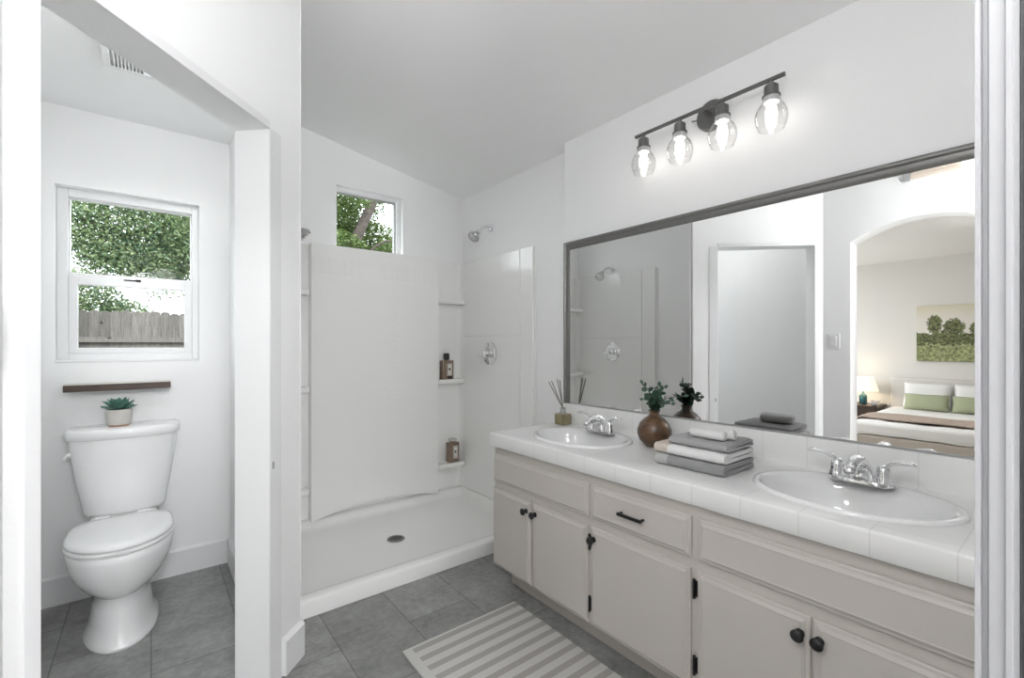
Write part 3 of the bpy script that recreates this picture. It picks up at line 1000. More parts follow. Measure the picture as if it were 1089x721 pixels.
lathe(bm, [(.001, .002), (.040, .002), (.047, .003), (.052, .003), (.054, 0)], (dxp, dyp, .0425), 32)
dr_ = ob('drain', bm, M['drain_metal'], parent=pan, smooth=True, label='round metal drain grate')
bm = B()
for gx in range(-3, 4):
    for gy in range(-3, 4):
        if gx * gx + gy * gy < 11:
            lathe(bm, [(.0045, .0), (.0045, .0006)], (dxp + gx * .0115, dyp + gy * .0115, .0447), 8)
ob('drain_hole', bm, M['rubber'], parent=dr_, label='dark drain holes')

su = empty('shower_surround', (1.25, YB, .1), 'glossy white shower wall panels with moulded corner shelves', 'shower surround')
# back: recess sheet and a raised centre panel with arched lower edge
bm = B(); box(bm, XL + .002, XR - .002, YS, YB - .001, .1008, ZT)
ob('back_sheet', bm, M['fiberglass'], parent=su, bevel=0.002)
bm = B()
low = []
NP = 28
for i in range(NP + 1):
    x = PX0 + (PX1 - PX0) * i / NP
    t = (x - (PX0 + PX1) / 2) / ((PX1 - PX0) / 2)
    low.append((x, .100 + .062 * (1 - t * t)))
F, K = [], []
def crown(x):
    t = (x - (PX0 + PX1) / 2) / ((PX1 - PX0) / 2)
    return YP - .012 * (1 - t * t)
top = [bm.verts.new((x, crown(x), ZT)) for x, z in low]
bot = [bm.verts.new((x, crown(x) + .004, z)) for x, z in low]
topb = [bm.verts.new((x, YS - .0005, ZT)) for x, z in low]
botb = [bm.verts.new((x, YS - .0005, z + .01)) for x, z in low]
for i in range(NP):
    bm.faces.new((top[i], top[i + 1], bot[i + 1], bot[i]))
    bm.faces.new((top[i], topb[i], topb[i + 1], top[i + 1]))
    bm.faces.new((bot[i], bot[i + 1], botb[i + 1], botb[i]))
for i in (0, NP):
    bm.faces.new((top[i], bot[i], botb[i], topb[i]))
ribs = 46
for i in range(ribs):
    x = PX0 + .022 + (PX1 - PX0 - .044) * i / (ribs - 1)
    y = crown(x)
    tube(bm, [(x, y + .0025, 1.715), (x, y + .0018, 1.72), (x, y + .0018, 1.828), (x, y + .0025, 1.833)], .0042, 6)
for i in range(26):          # faint horizontal ripples down the middle
    z = 1.64 - i * .032
    xx = [1.33 + .12 * k / 6 for k in range(7)]
    tube(bm, [(x, crown(x) + .0022, z + .003 * sin(k * 1.3)) for k, x in enumerate(xx)], [.001, .003, .003, .001], 6)
ob('center_panel', bm, M['fiberglass'], parent=su, smooth=True, ang=30)
for (xa, xb) in ((SX0, PX0 - .012), (PX1 + .004, SX1 - .012)):
    for zs in (1.612, .980, .318):
        bm = B()
        r = .03
        box(bm, xa, xb, YP + .004, YS - .0005, zs - .036, zs)
        ob('corner_shelf', bm, M['fiberglass'], parent=su, bevel=0.005, seg=3)
# quarter round corners between side panels and recesses
for sx, sg in ((SX1, -1), (SX0, 1)):
    bm = B()
    pts = [(sx, YS - .0005)] + [(sx + sg * .028 * (1 - sin(a)), YS - .0005 - .045 * (1 - cos(a))) for a in [k * pi / 16 for k in range(9)]]
    prism(bm, pts, XY_Z, .1008, ZT)
    ob('corner_cove', bm, M['fiberglass'], parent=su, smooth=True)
for side in (1, -1):
    bm = B()
    def sx(d):      # d: how proud of the wall
        return (XR - d) if side == 1 else (XL + d)
    for (ya, yb, za, zb, dp) in ((2.437, YS - .002, .1008, 1.3175, .022), (2.437, YS - .002, 1.3205, ZT, .022), (2.300, 2.434, .1008, ZT, .020), (2.285, 2.302, .1008, ZT + .006, .010)):
        a, b = sorted((sx(0.001), sx(dp)))
        box(bm, a, b, ya, yb, za, zb)
    a, b = sorted((sx(0.001), sx(.016)))
    box(bm, a, b, 2.42, YS - .002, .1010, ZT - .004)
    ob('side_panel', bm, M['fiberglass'], parent=su, bevel=0.0025)

def shower_head(side, y, z, k, label):
    wx = XR if side == 1 else XL
    s = -1 if side == 1 else 1
    h = empty('showerhead', (wx, y, z), label, 'shower head')
    bm = B(); lathe(bm, [(.030, s * .0005), (.030, s * .004), (.024, s * .010), (.012, s * .014)], (wx, y, z), 28, 'X')
    ob('flange', bm, M['chrome'], parent=h, smooth=True)
    bm = B()
    tube(bm, smooth_path([(wx + s * .008, y, z), (wx + s * .045 * k, y, z + .004), (wx + s * .085 * k, y, z - .012), (wx + s * .125 * k, y, z - .052)], 6), .0115, 14)
    ob('arm', bm, M['chrome'], parent=h, smooth=True)
    # head: lathe tilted along its axis
    bm = B()
    lathe(bm, [(.001, .0), (.016, .001), (.018, .014), (.014, .020), (.018, .028), (.034, .046), (.043, .062), (.044, .072), (.041, .076), (.032, .074), (.030, .076), (.001, .078)], (0, 0, 0), 32, 'X')
    for q in range(10):
        a = 2 * pi * q / 10
        sball(bm, (.0765, .036 * cos(a), .036 * sin(a)), .003, 6, 4)
    ax = Vector((s * .70, -.12, -.70)).normalized()
    rot = Vector((1, 0, 0)).rotation_difference(ax).to_matrix().to_4x4()
    bmesh.ops.transform(bm, matrix=Matrix.Translation((wx + s * (.125 * k - .007), y, z - .045)) @ rot, verts=bm.verts[:])
    ob('head', bm, M['nickel'], parent=h, smooth=True, ang=30)
shower_head(1, 2.80, 2.135, 1.0, 'chrome shower head high on the wall beside the small window')
shower_head(-1, 2.765, 1.965, 1.3, 'chrome shower head mostly hidden past the wall corner, seen whole in the mirror')

def shower_valve(side, y, z, label):
    wx = (XR - .022) if side == 1 else (XL + .022)
    s = -1 if side == 1 else 1
    v = empty('shower_valve', (wx, y, z), label, 'shower valve')
    bm = B(); lathe(bm, [(.088, s * .0004), (.088, s * .004), (.080, s * .010), (.070, s * .012), (.066, s * .016), (.060, s * .012), (.050, s * .012), (.045, s * .016), (.001, s * .017)], (wx, y, z), 44, 'X')
    ob('escutcheon', bm, M['chrome'], parent=v, smooth=True, ang=25)
    bm = B(); lathe(bm, [(.036, s * .015), (.036, s * .030), (.031, s * .046), (.024, s * .058), (.012, s * .062), (.001, s * .0625)], (wx, y, z), 32, 'X')
    ob('knob', bm, M['chrome'], parent=v, smooth=True, ang=30)
    bm = B(); tube(bm, smooth_path([(wx + s * .035, y, z), (wx + s * .045, y + .035, z - .010), (wx + s * .048, y + .075, z - .018)], 4), [.012, .009, .006], 10)
    ob('lever', bm, M['chrome'], parent=v, smooth=True)
shower_valve(1, 2.785, 1.186, 'round chrome shower valve with lever on the panel beside the vanity')
shower_valve(-1, 2.76, 1.19, 'round chrome shower valve seen only in the mirror')

# bottles on the shower shelves
def perfume(x, y, z, w, dp, h, cap, label):
    b = empty('bottle', (x, y, z), label, 'bottle')
    bm = B(); box(bm, x - w / 2, x + w / 2, y - dp / 2, y + dp / 2, z, z + h)
    ob('glass_body', bm, M['amber_bottle'], parent=b, bevel=0.006, seg=3)
    bm = B(); box(bm, x - w * .12, x + w * .33, y - dp / 2 - .0012, y - dp / 2 + .0005, z + h * .20, z + h * .82)
    lb = ob('paper_label', bm, M['label'], parent=b, label='cream paper label with dark border')
    bm = B()
    lx0, lx1, lz0, lz1 = x - w * .085, x + w * .295, z + h * .25, z + h * .77
    ring_frame(bm, lx0, lx1, lz0, lz1, (.0025,) * 4, y - dp / 2 - .0016, y - dp / 2 - .0010)
    sball(bm, ((lx0 + lx1) / 2, y - dp / 2 - .001, (lz0 + lz1) / 2 + .004), .008, 12, 8, (1, .15, 1.2))
    ob('label_print', bm, M['black'], parent=lb)
    bm = B(); lathe(bm, [(.018, 0), (.018, .008)], (x - w * .02, y, z + h), 20)
    ob('neck', bm, M['amber_bottle'], parent=b, smooth=True)
    if cap == 'black':
        bm = B(); lathe(bm, [(.021, .006), (.0235, .010), (.0235, .048), (.019, .056), (.001, .057)], (x - w * .02, y, z + h), 28)
        ob('cap', bm, M['black'], parent=b, smooth=True, ang=30)
        bm = B()
        for sg in (-1, 1):
            sball(bm, (x + w * .105 + sg * .012, y - dp / 2 - .004, z + h * .15), .010, 12, 8, (1.2, .4, .7))
            tube(bm, [(x + w * .105, y - dp / 2 - .003, z + h * .15), (x + w * .105 + sg * .012, y - dp / 2 - .003, z + h * .03)], .003, 6)
        ob('ribbon_bow', bm, M['black'], parent=b, smooth=True, label='small dark ribbon bow')
    else:
        bm = B(); lathe(bm, [(.014, .006), (.016, .010), (.034, .014), (.036, .020), (.032, .026), (.001, .028)], (x - w * .02, y, z + h), 28)
        ob('stopper', bm, M['clearcap'], parent=b, smooth=True, ang=30)
perfume(1.838, 3.152, .980, .098, .055, .150, 'black', 'brown bottle with tall black cap on the middle shower shelf')
perfume(1.893, 3.152, .318, .094, .055, .158, 'clear', 'brown bottle with flat clear stopper on the lowest shower shelf')

# =================================================================== TOILET
TX = -.100
to = empty('toilet', (TX, 2.75, 0), 'white two-piece toilet under the window and wood shelf', 'toilet')
def egg(yf, yb, hw, z, n=48, back=.62, cx=TX, fp=1.0):
    """egg plan: pointed-round front at yf, fuller back"""
    out = []
    ym = yf + (yb - yf) * .52
    for i in range(n):
        a = 2 * pi * i / n
        c, s = cos(a), sin(a)
        if s < 0:
            y = ym + (ym - yf) * s
            x = hw * (abs(c) ** fp) * (1 if c >= 0 else -1)
        else:
            y = ym + (yb - ym) * (s ** back)
            x = hw * (abs(c) ** back) * (1 if c >= 0 else -1)
        out.append((cx + x, y, z))
    return out
bm = B()
secs = [(.0005, 2.452, 2.93, .128), (.012, 2.448, 2.93, .130), (.022, 2.462, 2.93, .121), (.08, 2.472, 2.92, .110), (.15, 2.482, 2.92, .102), (.200, 2.487, 2.92, .100),
        (.208, 2.478, 2.92, .108), (.222, 2.462, 2.92, .125), (.25, 2.440, 2.92, .147), (.29, 2.420, 2.92, .168), (.335, 2.405, 2.92, .181), (.375, 2.397, 2.92, .186), (.398, 2.396, 2.92, .186), (.405, 2.402, 2.92, .180)]
rings(bm, [egg(yf, yb, hw, z) for z, yf, yb, hw in secs])
ob('bowl', bm, M['porcelain'], parent=to, smooth=True, ang=70)
bm = B()
rings(bm, [[(TX + sx * hw, y, z) for sx, y in ((-1, 2.83), (1, 2.83), (1, 3.05), (-1, 3.05))] for z, hw in ((.33, .11), (.38, .13), (.4275, .13))])
ob('deck', bm, M['porcelain'], parent=to, bevel=0.02, seg=3)
bm = B()
for sg in (-1, 1):
    rs = []
    for z, k in ((.0005, 1), (.012, 1), (.018, .9)):
        rs.append([(TX + sg * .086 + .034 * k * cos(2 * pi * i / 24), 2.80 + .10 * k * sin(2 * pi * i / 24), z) for i in range(24)])
    rings(bm, rs)
    rs = [[(TX + sg * (.082 - .014 * j) + .026 * cos(2 * pi * i / 20), 2.82 + .070 * sin(2 * pi * i / 20), z) for i in range(20)] for j, z in enumerate((.015, .06, .11))]
    rings(bm, rs)
ob('foot', bm, M['porcelain'], parent=to, smooth=True)
for sg in (-1, 1):
    bm = B(); lathe(bm, [(.015, .017), (.015, .026), (.011, .034), (.001, .037)], (TX + sg * .104, 2.78, 0), 18)
    ob('bolt_cap', bm, M['seat'], parent=to, smooth=True)
bm = B()
rings(bm, [egg(yf, yb, hw, z, back=.55) for z, yf, yb, hw in ((.4065, 2.404, 2.845, .180), (.410, 2.398, 2.85, .186), (.420, 2.396, 2.85, .187), (.425, 2.402, 2.846, .183))])
ob('seat', bm, M['seat'], parent=to, smooth=True, ang=60)
bm = B()
rings(bm, [egg(yf, yb, hw, z, back=.5) for z, yf, yb, hw in ((.4285, 2.402, 2.842, .180), (.432, 2.398, 2.848, .184), (.440, 2.399, 2.848, .183), (.447, 2.412, 2.838, .172), (.451, 2.46, 2.80, .13), (.4525, 2.55, 2.72, .05))])
ob('lid', bm, M['seat'], parent=to, smooth=True, ang=60)
for sg in (-1, 1):
    bm = B(); tube(bm, [(TX + sg * .05, 2.852, .44), (TX + sg * .10, 2.852, .44)], .012, 12)
    ob('seat_hinge', bm, M['seat'], parent=to, smooth=True)

def dshape(hw, yf, yb, z, bow, n=28, cx=TX + .003):
    pts = []
    for i in range(n + 1):                     # softly bowed front with round corners
        a = pi - pi * i / n
        c, q = cos(a), sin(a)
        x = hw * (1 if c >= 0 else -1) * abs(c) ** .42
        y = (yb - .02) - (yb - .02 - yf) * max(q, 0) ** .42 + bow * (x / hw) ** 2 * q
        pts.append((cx + x, y, z))
    pts += [(cx + hw - .012, yb, z), (cx - hw + .012, yb, z)]
    return pts
bm = B()
rings(bm, [dshape(hw, yf, 3.062, z, .03) for z, hw, yf in ((.428, .140, 2.925), (.434, .152, 2.910), (.45, .160, 2.902), (.60, .183, 2.886), (.74, .203, 2.872), (.803, .209, 2.868))])
tk = ob('tank', bm, M['porcelain'], parent=to, smooth=True, ang=50)
bm = B()
rings(bm, [dshape(hw, yf, 3.072, z, .034) for z, hw, yf in ((.8035, .214, 2.861), (.808, .219, 2.855), (.838, .220, 2.853), (.848, .217, 2.857), (.853, .208, 2.868))])
ob('tank_lid', bm, M['porcelain'], parent=to, smooth=True, ang=60)
bm = B()
lx = TX + .003 - .197
lathe(bm, [(.012, .004), (.012, -.010), (.001, -.011)], (lx, 2.945, .735), 16, 'X')
tube(bm, [(lx - .012, 2.945, .735), (lx - .014, 2.90, .728), (lx - .014, 2.875, .724)], [.007, .006, .005], 10)
ob('flush_lever', bm, M['seat'], parent=to, smooth=True)

# floating shelf
fs = empty('floating_shelf', (-.12, 3.03, 1.03), 'dark walnut floating shelf on the wall between window and toilet', 'shelf')
bm = B(); box(bm, -.322, .083, 2.975, 3.084, 1.027, 1.059)
ob('board', bm, M['shelf_wood'], parent=fs, bevel=0.002)
bm = B(); box(bm, -.321, .082, 2.977, 3.084, 1.0592, 1.0615)  # pale slab paints the window's reflection onto the shelf top
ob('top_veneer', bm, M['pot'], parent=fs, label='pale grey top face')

# potted succulent on the tank
px_, py_, pz_ = -.122, 2.962, .8535
sp = empty('potted_succulent', (px_, py_, pz_), 'green succulent in a grey pot on the toilet tank', 'potted plant')
bm = B()
lathe(bm, [(.040, .007), (.046, .010), (.050, .04), (.051, .082), (.047, .083), (.046, .070), (.001, .070)], (px_, py_, pz_), 36)
pot = ob('pot', bm, M['pot'], parent=sp, smooth=True, ang=35)
bm = B(); lathe(bm, [(.001, .0003), (.039, .0003), (.041, .007), (.001, .007)], (px_, py_, pz_), 32)
ob('foot_ring', bm, M['terracotta'], parent=pot, smooth=True, label='unglazed terracotta foot')
bm = B(); lathe(bm, [(.045, .0705), (.03, .074), (.001, .076)], (px_, py_, pz_), 24)
ob('soil', bm, M['soil'], parent=sp, smooth=True)
bm = B()
rnd = random.Random(4)
for ring_i, (cnt, ln, tilt) in enumerate(((9, .072, .10), (9, .068, .42), (8, .058, .75), (6, .045, 1.05), (4, .032, 1.3))):
    for k in range(cnt):
        a = 2 * pi * (k + .5 * (ring_i % 2)) / cnt + rnd.uniform(-.12, .12)
        tl = tilt + rnd.uniform(-.08, .08)
        dirv = Vector((cos(a) * cos(tl), sin(a) * cos(tl), sin(tl)))
        sd = Vector((-sin(a), cos(a), 0))
        nn = dirv.cross(sd)
        o0 = Vector((px_, py_, pz_ + .084))
        rs = []
        for t, wd, th in ((0, .30, .30), (.3, .62, .34), (.6, .9, .3), (.82, .75, .22), (.95, .34, .12), (1, .04, .04)):
            c = o0 + dirv * ln * t + Vector((0, 0, .012 * t * t))
            w_, h_ = ln * .24 * wd, ln * .24 * th
            rs.append([c + sd * w_ * cos(q) - nn * h_ * sin(q) for q in [2 * pi * i / 8 for i in range(8)]])
        rings(bm, rs)
ob('leaves', bm, M['succulent'], parent=sp, smooth=True)

# exhaust fan in the toilet ceiling
fx0, fx1, fy0, fy1 = -.152, .125, 2.225, 2.502
ef = empty('exhaust_fan', ((fx0 + fx1) / 2, (fy0 + fy1) / 2, 2.41), 'white louvred exhaust fan grille in the toilet room ceiling', 'exhaust fan')
bm = B(); ring_frame2 = None
for (a, b, c, dd) in ((fx0, fx0 + .025, fy0, fy1), (fx1 - .025, fx1, fy0, fy1), (fx0 + .025, fx1 - .025, fy0, fy0 + .025), (fx0 + .025, fx1 - .025, fy1 - .025, fy1)):
    box(bm, a, b, c, dd, 2.392, 2.4095)
for k in range(9):
    xx = fx0 + .034 + k * .0115
    box(bm, xx, xx + .006, fy0 + .025, fy1 - .025, 2.392, 2.407)
ob('grille', bm, M['trim'], parent=ef, bevel=0.0015)
bm = B(); box(bm, fx0 + .025, fx1 - .025, fy0 + .025, fy1 - .025, 2.4065, 2.4092)
ob('housing', bm, M['vinyl'], parent=ef)

# =================================================================== COUNTER OBJECTS
# vase
vx, vy = 1.808, 1.232
bm = B()
lathe(bm, [(.001, .0005), (.032, .0005), (.045, .006), (.066, .028), (.0755, .055), (.0755, .075), (.066, .102), (.046, .124), (.027, .136), (.0215, .146), (.023, .156), (.0275, .162), (.025, .163), (.018, .156), (.017, .140), (.001, .135)], (vx, vy, ZC), 44)
ob('vase', bm, M['wood_vase'], loc=(vx, vy, ZC), smooth=True, ang=60, label='round turned wooden vase on the counter before the mirror', cat='vase')

def sprig(i, path, leaves, label, rnd):
    sroot = empty('eucalyptus_sprig', path[0], label, 'sprig', 'eucalyptus sprigs in the wooden vase')
    P = smooth_path(path, 6)
    bm = B(); tube(bm, P, [.0022, .0012], 6)
    ob('stem', bm, M['stem'], parent=sroot, smooth=True)
    bm = B()
    n = len(P)
    for k in range(leaves):
        t = .32 + .68 * k / (leaves - 1)
        idx = min(int(t * (n - 1)), n - 2)
        c = P[idx].lerp(P[idx + 1], t * (n - 1) - idx)
        tv = (P[idx + 1] - P[idx]).normalized()
        for sg in ((1, -1) if k < leaves - 1 else (0,)):
            rv = Vector((rnd.uniform(-1, 1), rnd.uniform(-1, 1), rnd.uniform(-1, 1)))
            sd = tv.cross(rv).normalized() * (sg if sg else 1)
            dirv = (sd * (.9 if sg else .15) + tv * (.55 if sg else 1)).normalized()
            wv = dirv.cross(Vector((rnd.uniform(-1, 1), rnd.uniform(-1, 1), rnd.uniform(-.6, 1)))).normalized()
            ln = rnd.uniform(.021, .030) * (1.15 - .45 * t)
            ctr = c + dirv * (ln * .62)
            nv = dirv.cross(wv)
            rim = []
            for q in range(10):
                a = 2 * pi * q / 10
                rim.append(bm.verts.new(ctr + dirv * ln * .62 * cos(a) + wv * ln * .52 * sin(a) + nv * ln * .10 * abs(sin(a))))
            top_, bot_ = bm.verts.new(ctr - nv * .0012), bm.verts.new(ctr + nv * .0004)
            for q in range(10):
                bm.faces.new((rim[q], rim[(q + 1) % 10], top_))
    ob('leaves', bm, M['leaf_euc'], parent=sroot, smooth=True)
# screen-right on the counter is about (+.62 X, -.78 Y) turned towards the mirror
rg = Vector((.50, -.62, 0)).normalized()
fw = Vector((.62, .50, 0)).normalized()
neck = Vector((vx, vy, ZC + .146))
rnd = random.Random(11)
def sp_path(r, up, f, mid=.5, bow=.02):
    e = neck + rg * r + fw * f + Vector((0, 0, up))
    m_ = neck + rg * r * .35 + fw * f * .4 + Vector((0, 0, up * .55 + bow))
    lo = neck + rg * (r * -.06) + Vector((0, 0, -.006)) + fw * (f * -.05)
    return [lo, neck + rg * r * .08 + Vector((0, 0, .022)), m_, e]
specs = [(-.050, .135, .00, 8), (-.030, .085, -.03, 6), (-.012, .070, -.045, 6), (.012, .075, -.02, 7), (.022, .125, .02, 7), (.045, .118, .0, 7), (.070, .050, -.03, 6), (.125, .085, -.01, 7), (-.045, .060, .035, 6), (.02, .055, .04, 6), (-.020, .055, -.05, 6), (.035, .060, -.05, 6)]
for i, (r, up, f, nl) in enumerate(specs):
    sprig(i, sp_path(r, up, f), nl, 'dark green round-leaved eucalyptus sprig standing in the wooden vase', rnd)

# reed diffuser
dx, dy = 1.878, 1.893
df = empty('reed_diffuser_bottle', (dx, dy, ZC), 'square glass diffuser bottle of olive liquid in the counter corner', 'diffuser')
bm = B(); box(bm, dx - .036, dx + .036, dy - .036, dy + .036, ZC + .0005, ZC + .064)
ob('glass_body', bm, M['olive_oil'], parent=df, bevel=0.007, seg=3)
bm = B(); lathe(bm, [(.022, .0635), (.022, .072), (.017, .074), (.016, .090), (.019, .092), (.019, .096), (.012, .096), (.012, .082), (.001, .082)], (dx, dy, ZC), 24)
ob('neck', bm, M['silver'], parent=df, smooth=True, ang=35, label='pale silver neck')
rdir = [(-.120, .195, -.02, 'long grey reed leaning farthest left in the diffuser'), (-.100, .200, .0, 'grey reed second from the left in the diffuser'), (-.048, .21, .01, 'grey reed third from the left in the diffuser'), (-.020, .205, -.01, 'most upright grey reed in the diffuser')]
for r, up, f, lab in rdir:
    b0 = Vector((dx, dy, ZC + .084)) - rg * r * .03
    e = Vector((dx, dy, ZC + .07)) + rg * r * .62 + fw * (f - .035) + Vector((0, 0, up * .92))
    bm = B(); tube(bm, [b0, e], .0033, 8)
    ob('reed', bm, M['reed'], loc=b0, smooth=True, label=lab, cat='reed', group='reeds in the diffuser')

# towels
def towel_ring(y, x0, x1, z0, z1, sl, inset=0.0, jit=0):
    """folded section: rounded fold at x0 (front), open layers at the back"""
    h = z1 - z0
    r = h / 2
    pts = []
    zc = (z0 + z1) / 2
    for k in range(9):
        a = pi / 2 + pi * k / 8
        pts.append((x0 + r + (r - inset) * cos(a), y, zc + (r - inset) * sin(a)))
    xm = (x0 + x1) / 2
    lower = [(xm, y, z0 + inset), (x1 - .006, y, z0 + inset), (x1, y, z0 + h * .12), (x1, y, zc - h * .10), (x1 - .006, y, zc - sl), (xm, y, zc - sl), (x0 + r * .9, y, zc)]
    upper = [(xm, y, zc + sl), (x1 - .008, y, zc + sl), (x1 - .004, y, zc + h * .10), (x1 - .003, y, z1 - h * .12), (x1 - .008, y, z1 - inset), (xm, y, z1 - inset)]
    return pts + lower + upper

def towel(x0, x1, y0, y1, z0, z1, m, label, band=None):
    t = empty('folded_towel', ((x0 + x1) / 2, (y0 + y1) / 2, z0), label, 'towel')
    rr = random.Random(int(z0 * 10000))
    bm = B()
    n = 14
    secs = []
    for i in range(n + 1):
        y = y0 + (y1 - y0) * i / n
        ins = .004 if i in (0, n) else .0
        dzz = .0012 * sin(i * 1.1 + z0 * 50)
        secs.append([(x + rr.uniform(-.0008, .0008), yy, max(z0, z + (dzz if z > z0 + .01 else 0))) for x, yy, z in towel_ring(y, x0 + ins, x1 - ins, z0 + ins * .3, z1 - ins * .6, .0022)])
    rings(bm, secs)
    body = ob('cloth', bm, m, parent=t, smooth=True, ang=50)
    if band:
        bm = B()
        k0, k1 = band[0], band[1]
        secs = [towel_ring(y0 + (y1 - y0) * k, x0 - .0012, x1 + .0005, z0 + .0002, z1 + .0015, .001) for k in (k0, (k0 + k1) / 2, k1)]
        rings(bm, secs)
        ob('woven_band', bm, band[2], parent=t, smooth=True, ang=50, label=band[3])
    return t
towel(1.540, 1.780, .778, 1.050, ZC + .0005, ZC + .040, M['cotton_grey'], 'dark grey folded towel at the bottom of the counter stack', (.80, .992, M['band_grey'], 'paler grey woven band'))
towel(1.548, 1.785, .780, 1.058, ZC + .0435, ZC + .078, M['cotton_white'], 'white folded towel in the middle of the counter stack', (.79, .994, M['band_beige'], 'beige knitted band'))
towel(1.572, 1.785, .782, 1.010, ZC + .0815, ZC + .108, M['cotton_grey_light'], 'mid grey folded towel on top of the white one')
def roll(cx, y0, y1, zc, label):
    r = .0185
    rt = empty('rolled_washcloth', (cx, (y0 + y1) / 2, zc - r), label, 'washcloth')
    bm = B()
    secs = []
    for i, k in enumerate((.86, .98, 1, 1, 1, .98, .86)):
        y = y0 + (y1 - y0) * (0, .04, .2, .5, .8, .96, 1)[i]
        secs.append([(cx + r * 1.08 * k * cos(2 * pi * q / 24), y, zc + r * k * sin(2 * pi * q / 24)) for q in range(24)])
    rings(bm, secs)
    ob('cloth', bm, M['cotton_white'], parent=rt, smooth=True, ang=60)
    bm = B()
    sp_ = []
    for q in range(60):
        a = q * .33
        rr_ = .0025 + .0125 * q / 59
        sp_.append((cx + rr_ * cos(a), y0 - .0006, zc + rr_ * sin(a)))
    tube(bm, sp_, .0016, 6)
    ob('spiral_edge', bm, M['cotton_white'], parent=rt, smooth=True)
roll(1.632, .815, .945, ZC + .129, 'white rolled washcloth nearer the counter front on the towel stack')
roll(1.674, .800, .935, ZC + .129, 'white rolled washcloth nearer the mirror on the towel stack')

# rug
bm = B(); box(bm, .799, 1.383, .62, 1.727, .0005, .009)
ob('rug', bm, M['rug'], loc=(1.09, 1.17, 0), bevel=0.003, label='grey and cream striped rug on the tile before the vanity', cat='rug')

# =================================================================== DIAGONAL WALL FITTINGS
def LP(bm, y0, y1, z0, z1, d0, d1):
    box(bm, XW + d0, XW + d1, y0, y1, z0, z1)
sw = empty('light_switch', (XW, 1.207, 1.28), 'white rocker light switch between toilet doorway and arch, seen in the mirror', 'light switch')
bm = B(); LP(bm, 1.168, 1.246, 1.220, 1.340, .0004, .006)
ob('wall_plate', bm, M['trim'], parent=sw, bevel=0.002)
bm = B(); LP(bm, 1.190, 1.224, 1.246, 1.314, .0055, .010)
ob('rocker', bm, M['trim'], parent=sw, bevel=0.0015)
rgx = empty('air_register', (XW, .63, 2.39), 'cream air register high above the arch, seen at the mirror top', 'vent')
bm = B(); LP(bm, .505, .757, 2.388, 2.52, .0004, .008)
ob('faceplate', bm, M['register'], parent=rgx, bevel=0.002)
for k in range(5):
    zz = 2.405 + k * .021
    bm = B(); LP(bm, .52, .742, zz, zz + .007, .0075, .013)
    ob('slat', bm, M['register'], parent=rgx)
bm = B(); LP(bm, .759, .797, 2.382, 2.52, .0004, .014)
ob('damper_box', bm, M['grey_metal'], parent=rgx, label='grey end piece')

# =================================================================== LAMPS OUT OF VIEW, GLOBES ADDED AS FILL
def ceiling_light(x, y, z, r, m, label):
    c = empty('ceiling_light', (x, y, z), label, 'ceiling light')
    bm = B(); lathe(bm, [(r, 0), (r, -.025), (r - .012, -.028), (r - .012, 0)], (x, y, z), 40, caps=False)
    ob('rim', bm, M['nickel'], parent=c, smooth=True, ang=30)
    bm = B(); lathe(bm, [(r - .013, -.026), (r * .8, -.05), (r * .45, -.068), (.001, -.074)], (x, y, z), 32)
    ob('diffuser', bm, m, parent=c, smooth=True)
    return c
def fill_globe(x, y, z, drop, r, m, label):  # added fill light, shaped as a hanging globe
    c = empty('globe_light', (x, y, z), label, 'ceiling light')
    bm = B(); lathe(bm, [(.06, 0), (.06, -.015), (.05, -.022), (.009, -.024), (.009, -drop + r * .95), (.035, -drop + r * .93), (.035, -drop + r * .80)], (x, y, z), 32)
    ob('canopy', bm, M['nickel'], parent=c, smooth=True, ang=30)
    bm = B(); sball(bm, (x, y, z - drop), r, 28, 16)
    ob('globe', bm, m, parent=c, smooth=True)
fill_globe(.10, .25, ceil_z(.10) - .012, .85, .12, M['dome_bath'], 'round opal globe light of the bathroom ceiling')  # added out of view to brighten the bathroom
fill_globe(.25, 2.05, 2.4095, .075, .055, M['dome_toilet'], 'small opal globe light of the toilet room ceiling')  # added fill, hidden behind the doorway header
ceiling_light(-1.95, .47, 2.3995, .14, M['dome_bed'], 'round opal ceiling light of the bedroom')
fill_globe(-.08, -1.3, 2.6395, .60, .16, M['dome_closet'], 'large opal globe light of the dressing room behind the doorway')  # added fill from behind the camera, reaches the shower

# =================================================================== BEDROOM (seen in the mirror)
BX0, BX1, BY0, BY1 = -4.10, -2.20, .44, 1.66
bd = empty('bed', (-3.2, 1.05, 0), 'white upholstered bed seen through the arch in the mirror', 'bed')
bm = B(); box(bm, -4.195, -4.10, .40, 1.69, .05, .81)
ob('headboard', bm, M['headboard'], parent=bd, bevel=0.03, seg=4)
bm = B(); box(bm, BX0, BX1 + .03, BY0 - .02, BY1 + .02, .06, .285)
ob('bed_base', bm, M['bedbase'], parent=bd, bevel=0.02, seg=3)
for lx, ly in ((-4.05, .5), (-4.05, 1.6), (-2.25, .5), (-2.25, 1.6)):
    bm = B(); lathe(bm, [(.025, .0005), (.03, .061)], (lx, ly, 0), 12)
    ob('leg', bm, M['darkwood'], parent=bd)
bm = B(); box(bm, BX0, BX1 + .02, BY0, BY1, .285, .42)
ob('mattress', bm, M['linen_white'], parent=bd, bevel=0.04, seg=4)
bm = B()
nx_, ny_ = 30, 26
gr = []
for i in range(nx_ + 1):
    row = []
    x = -3.45 + (BX1 + .03 + 3.45) * i / nx_
    for j in range(ny_ + 1):
        t = j / ny_
        y = BY0 - .03 + (BY1 - BY0 + .06) * t
        z = .428 + .004 * sin(x * 14 + y * 6) + .003 * sin(y * 23)
        e = min(t, 1 - t)
        if e < .1: z -= .12 * (1 - e / .1) ** 2
        if i > nx_ - 3: z -= (.02, .07, .13)[i - nx_ + 2]
        row.append(bm.verts.new((x, y, z)))
    gr.append(row)
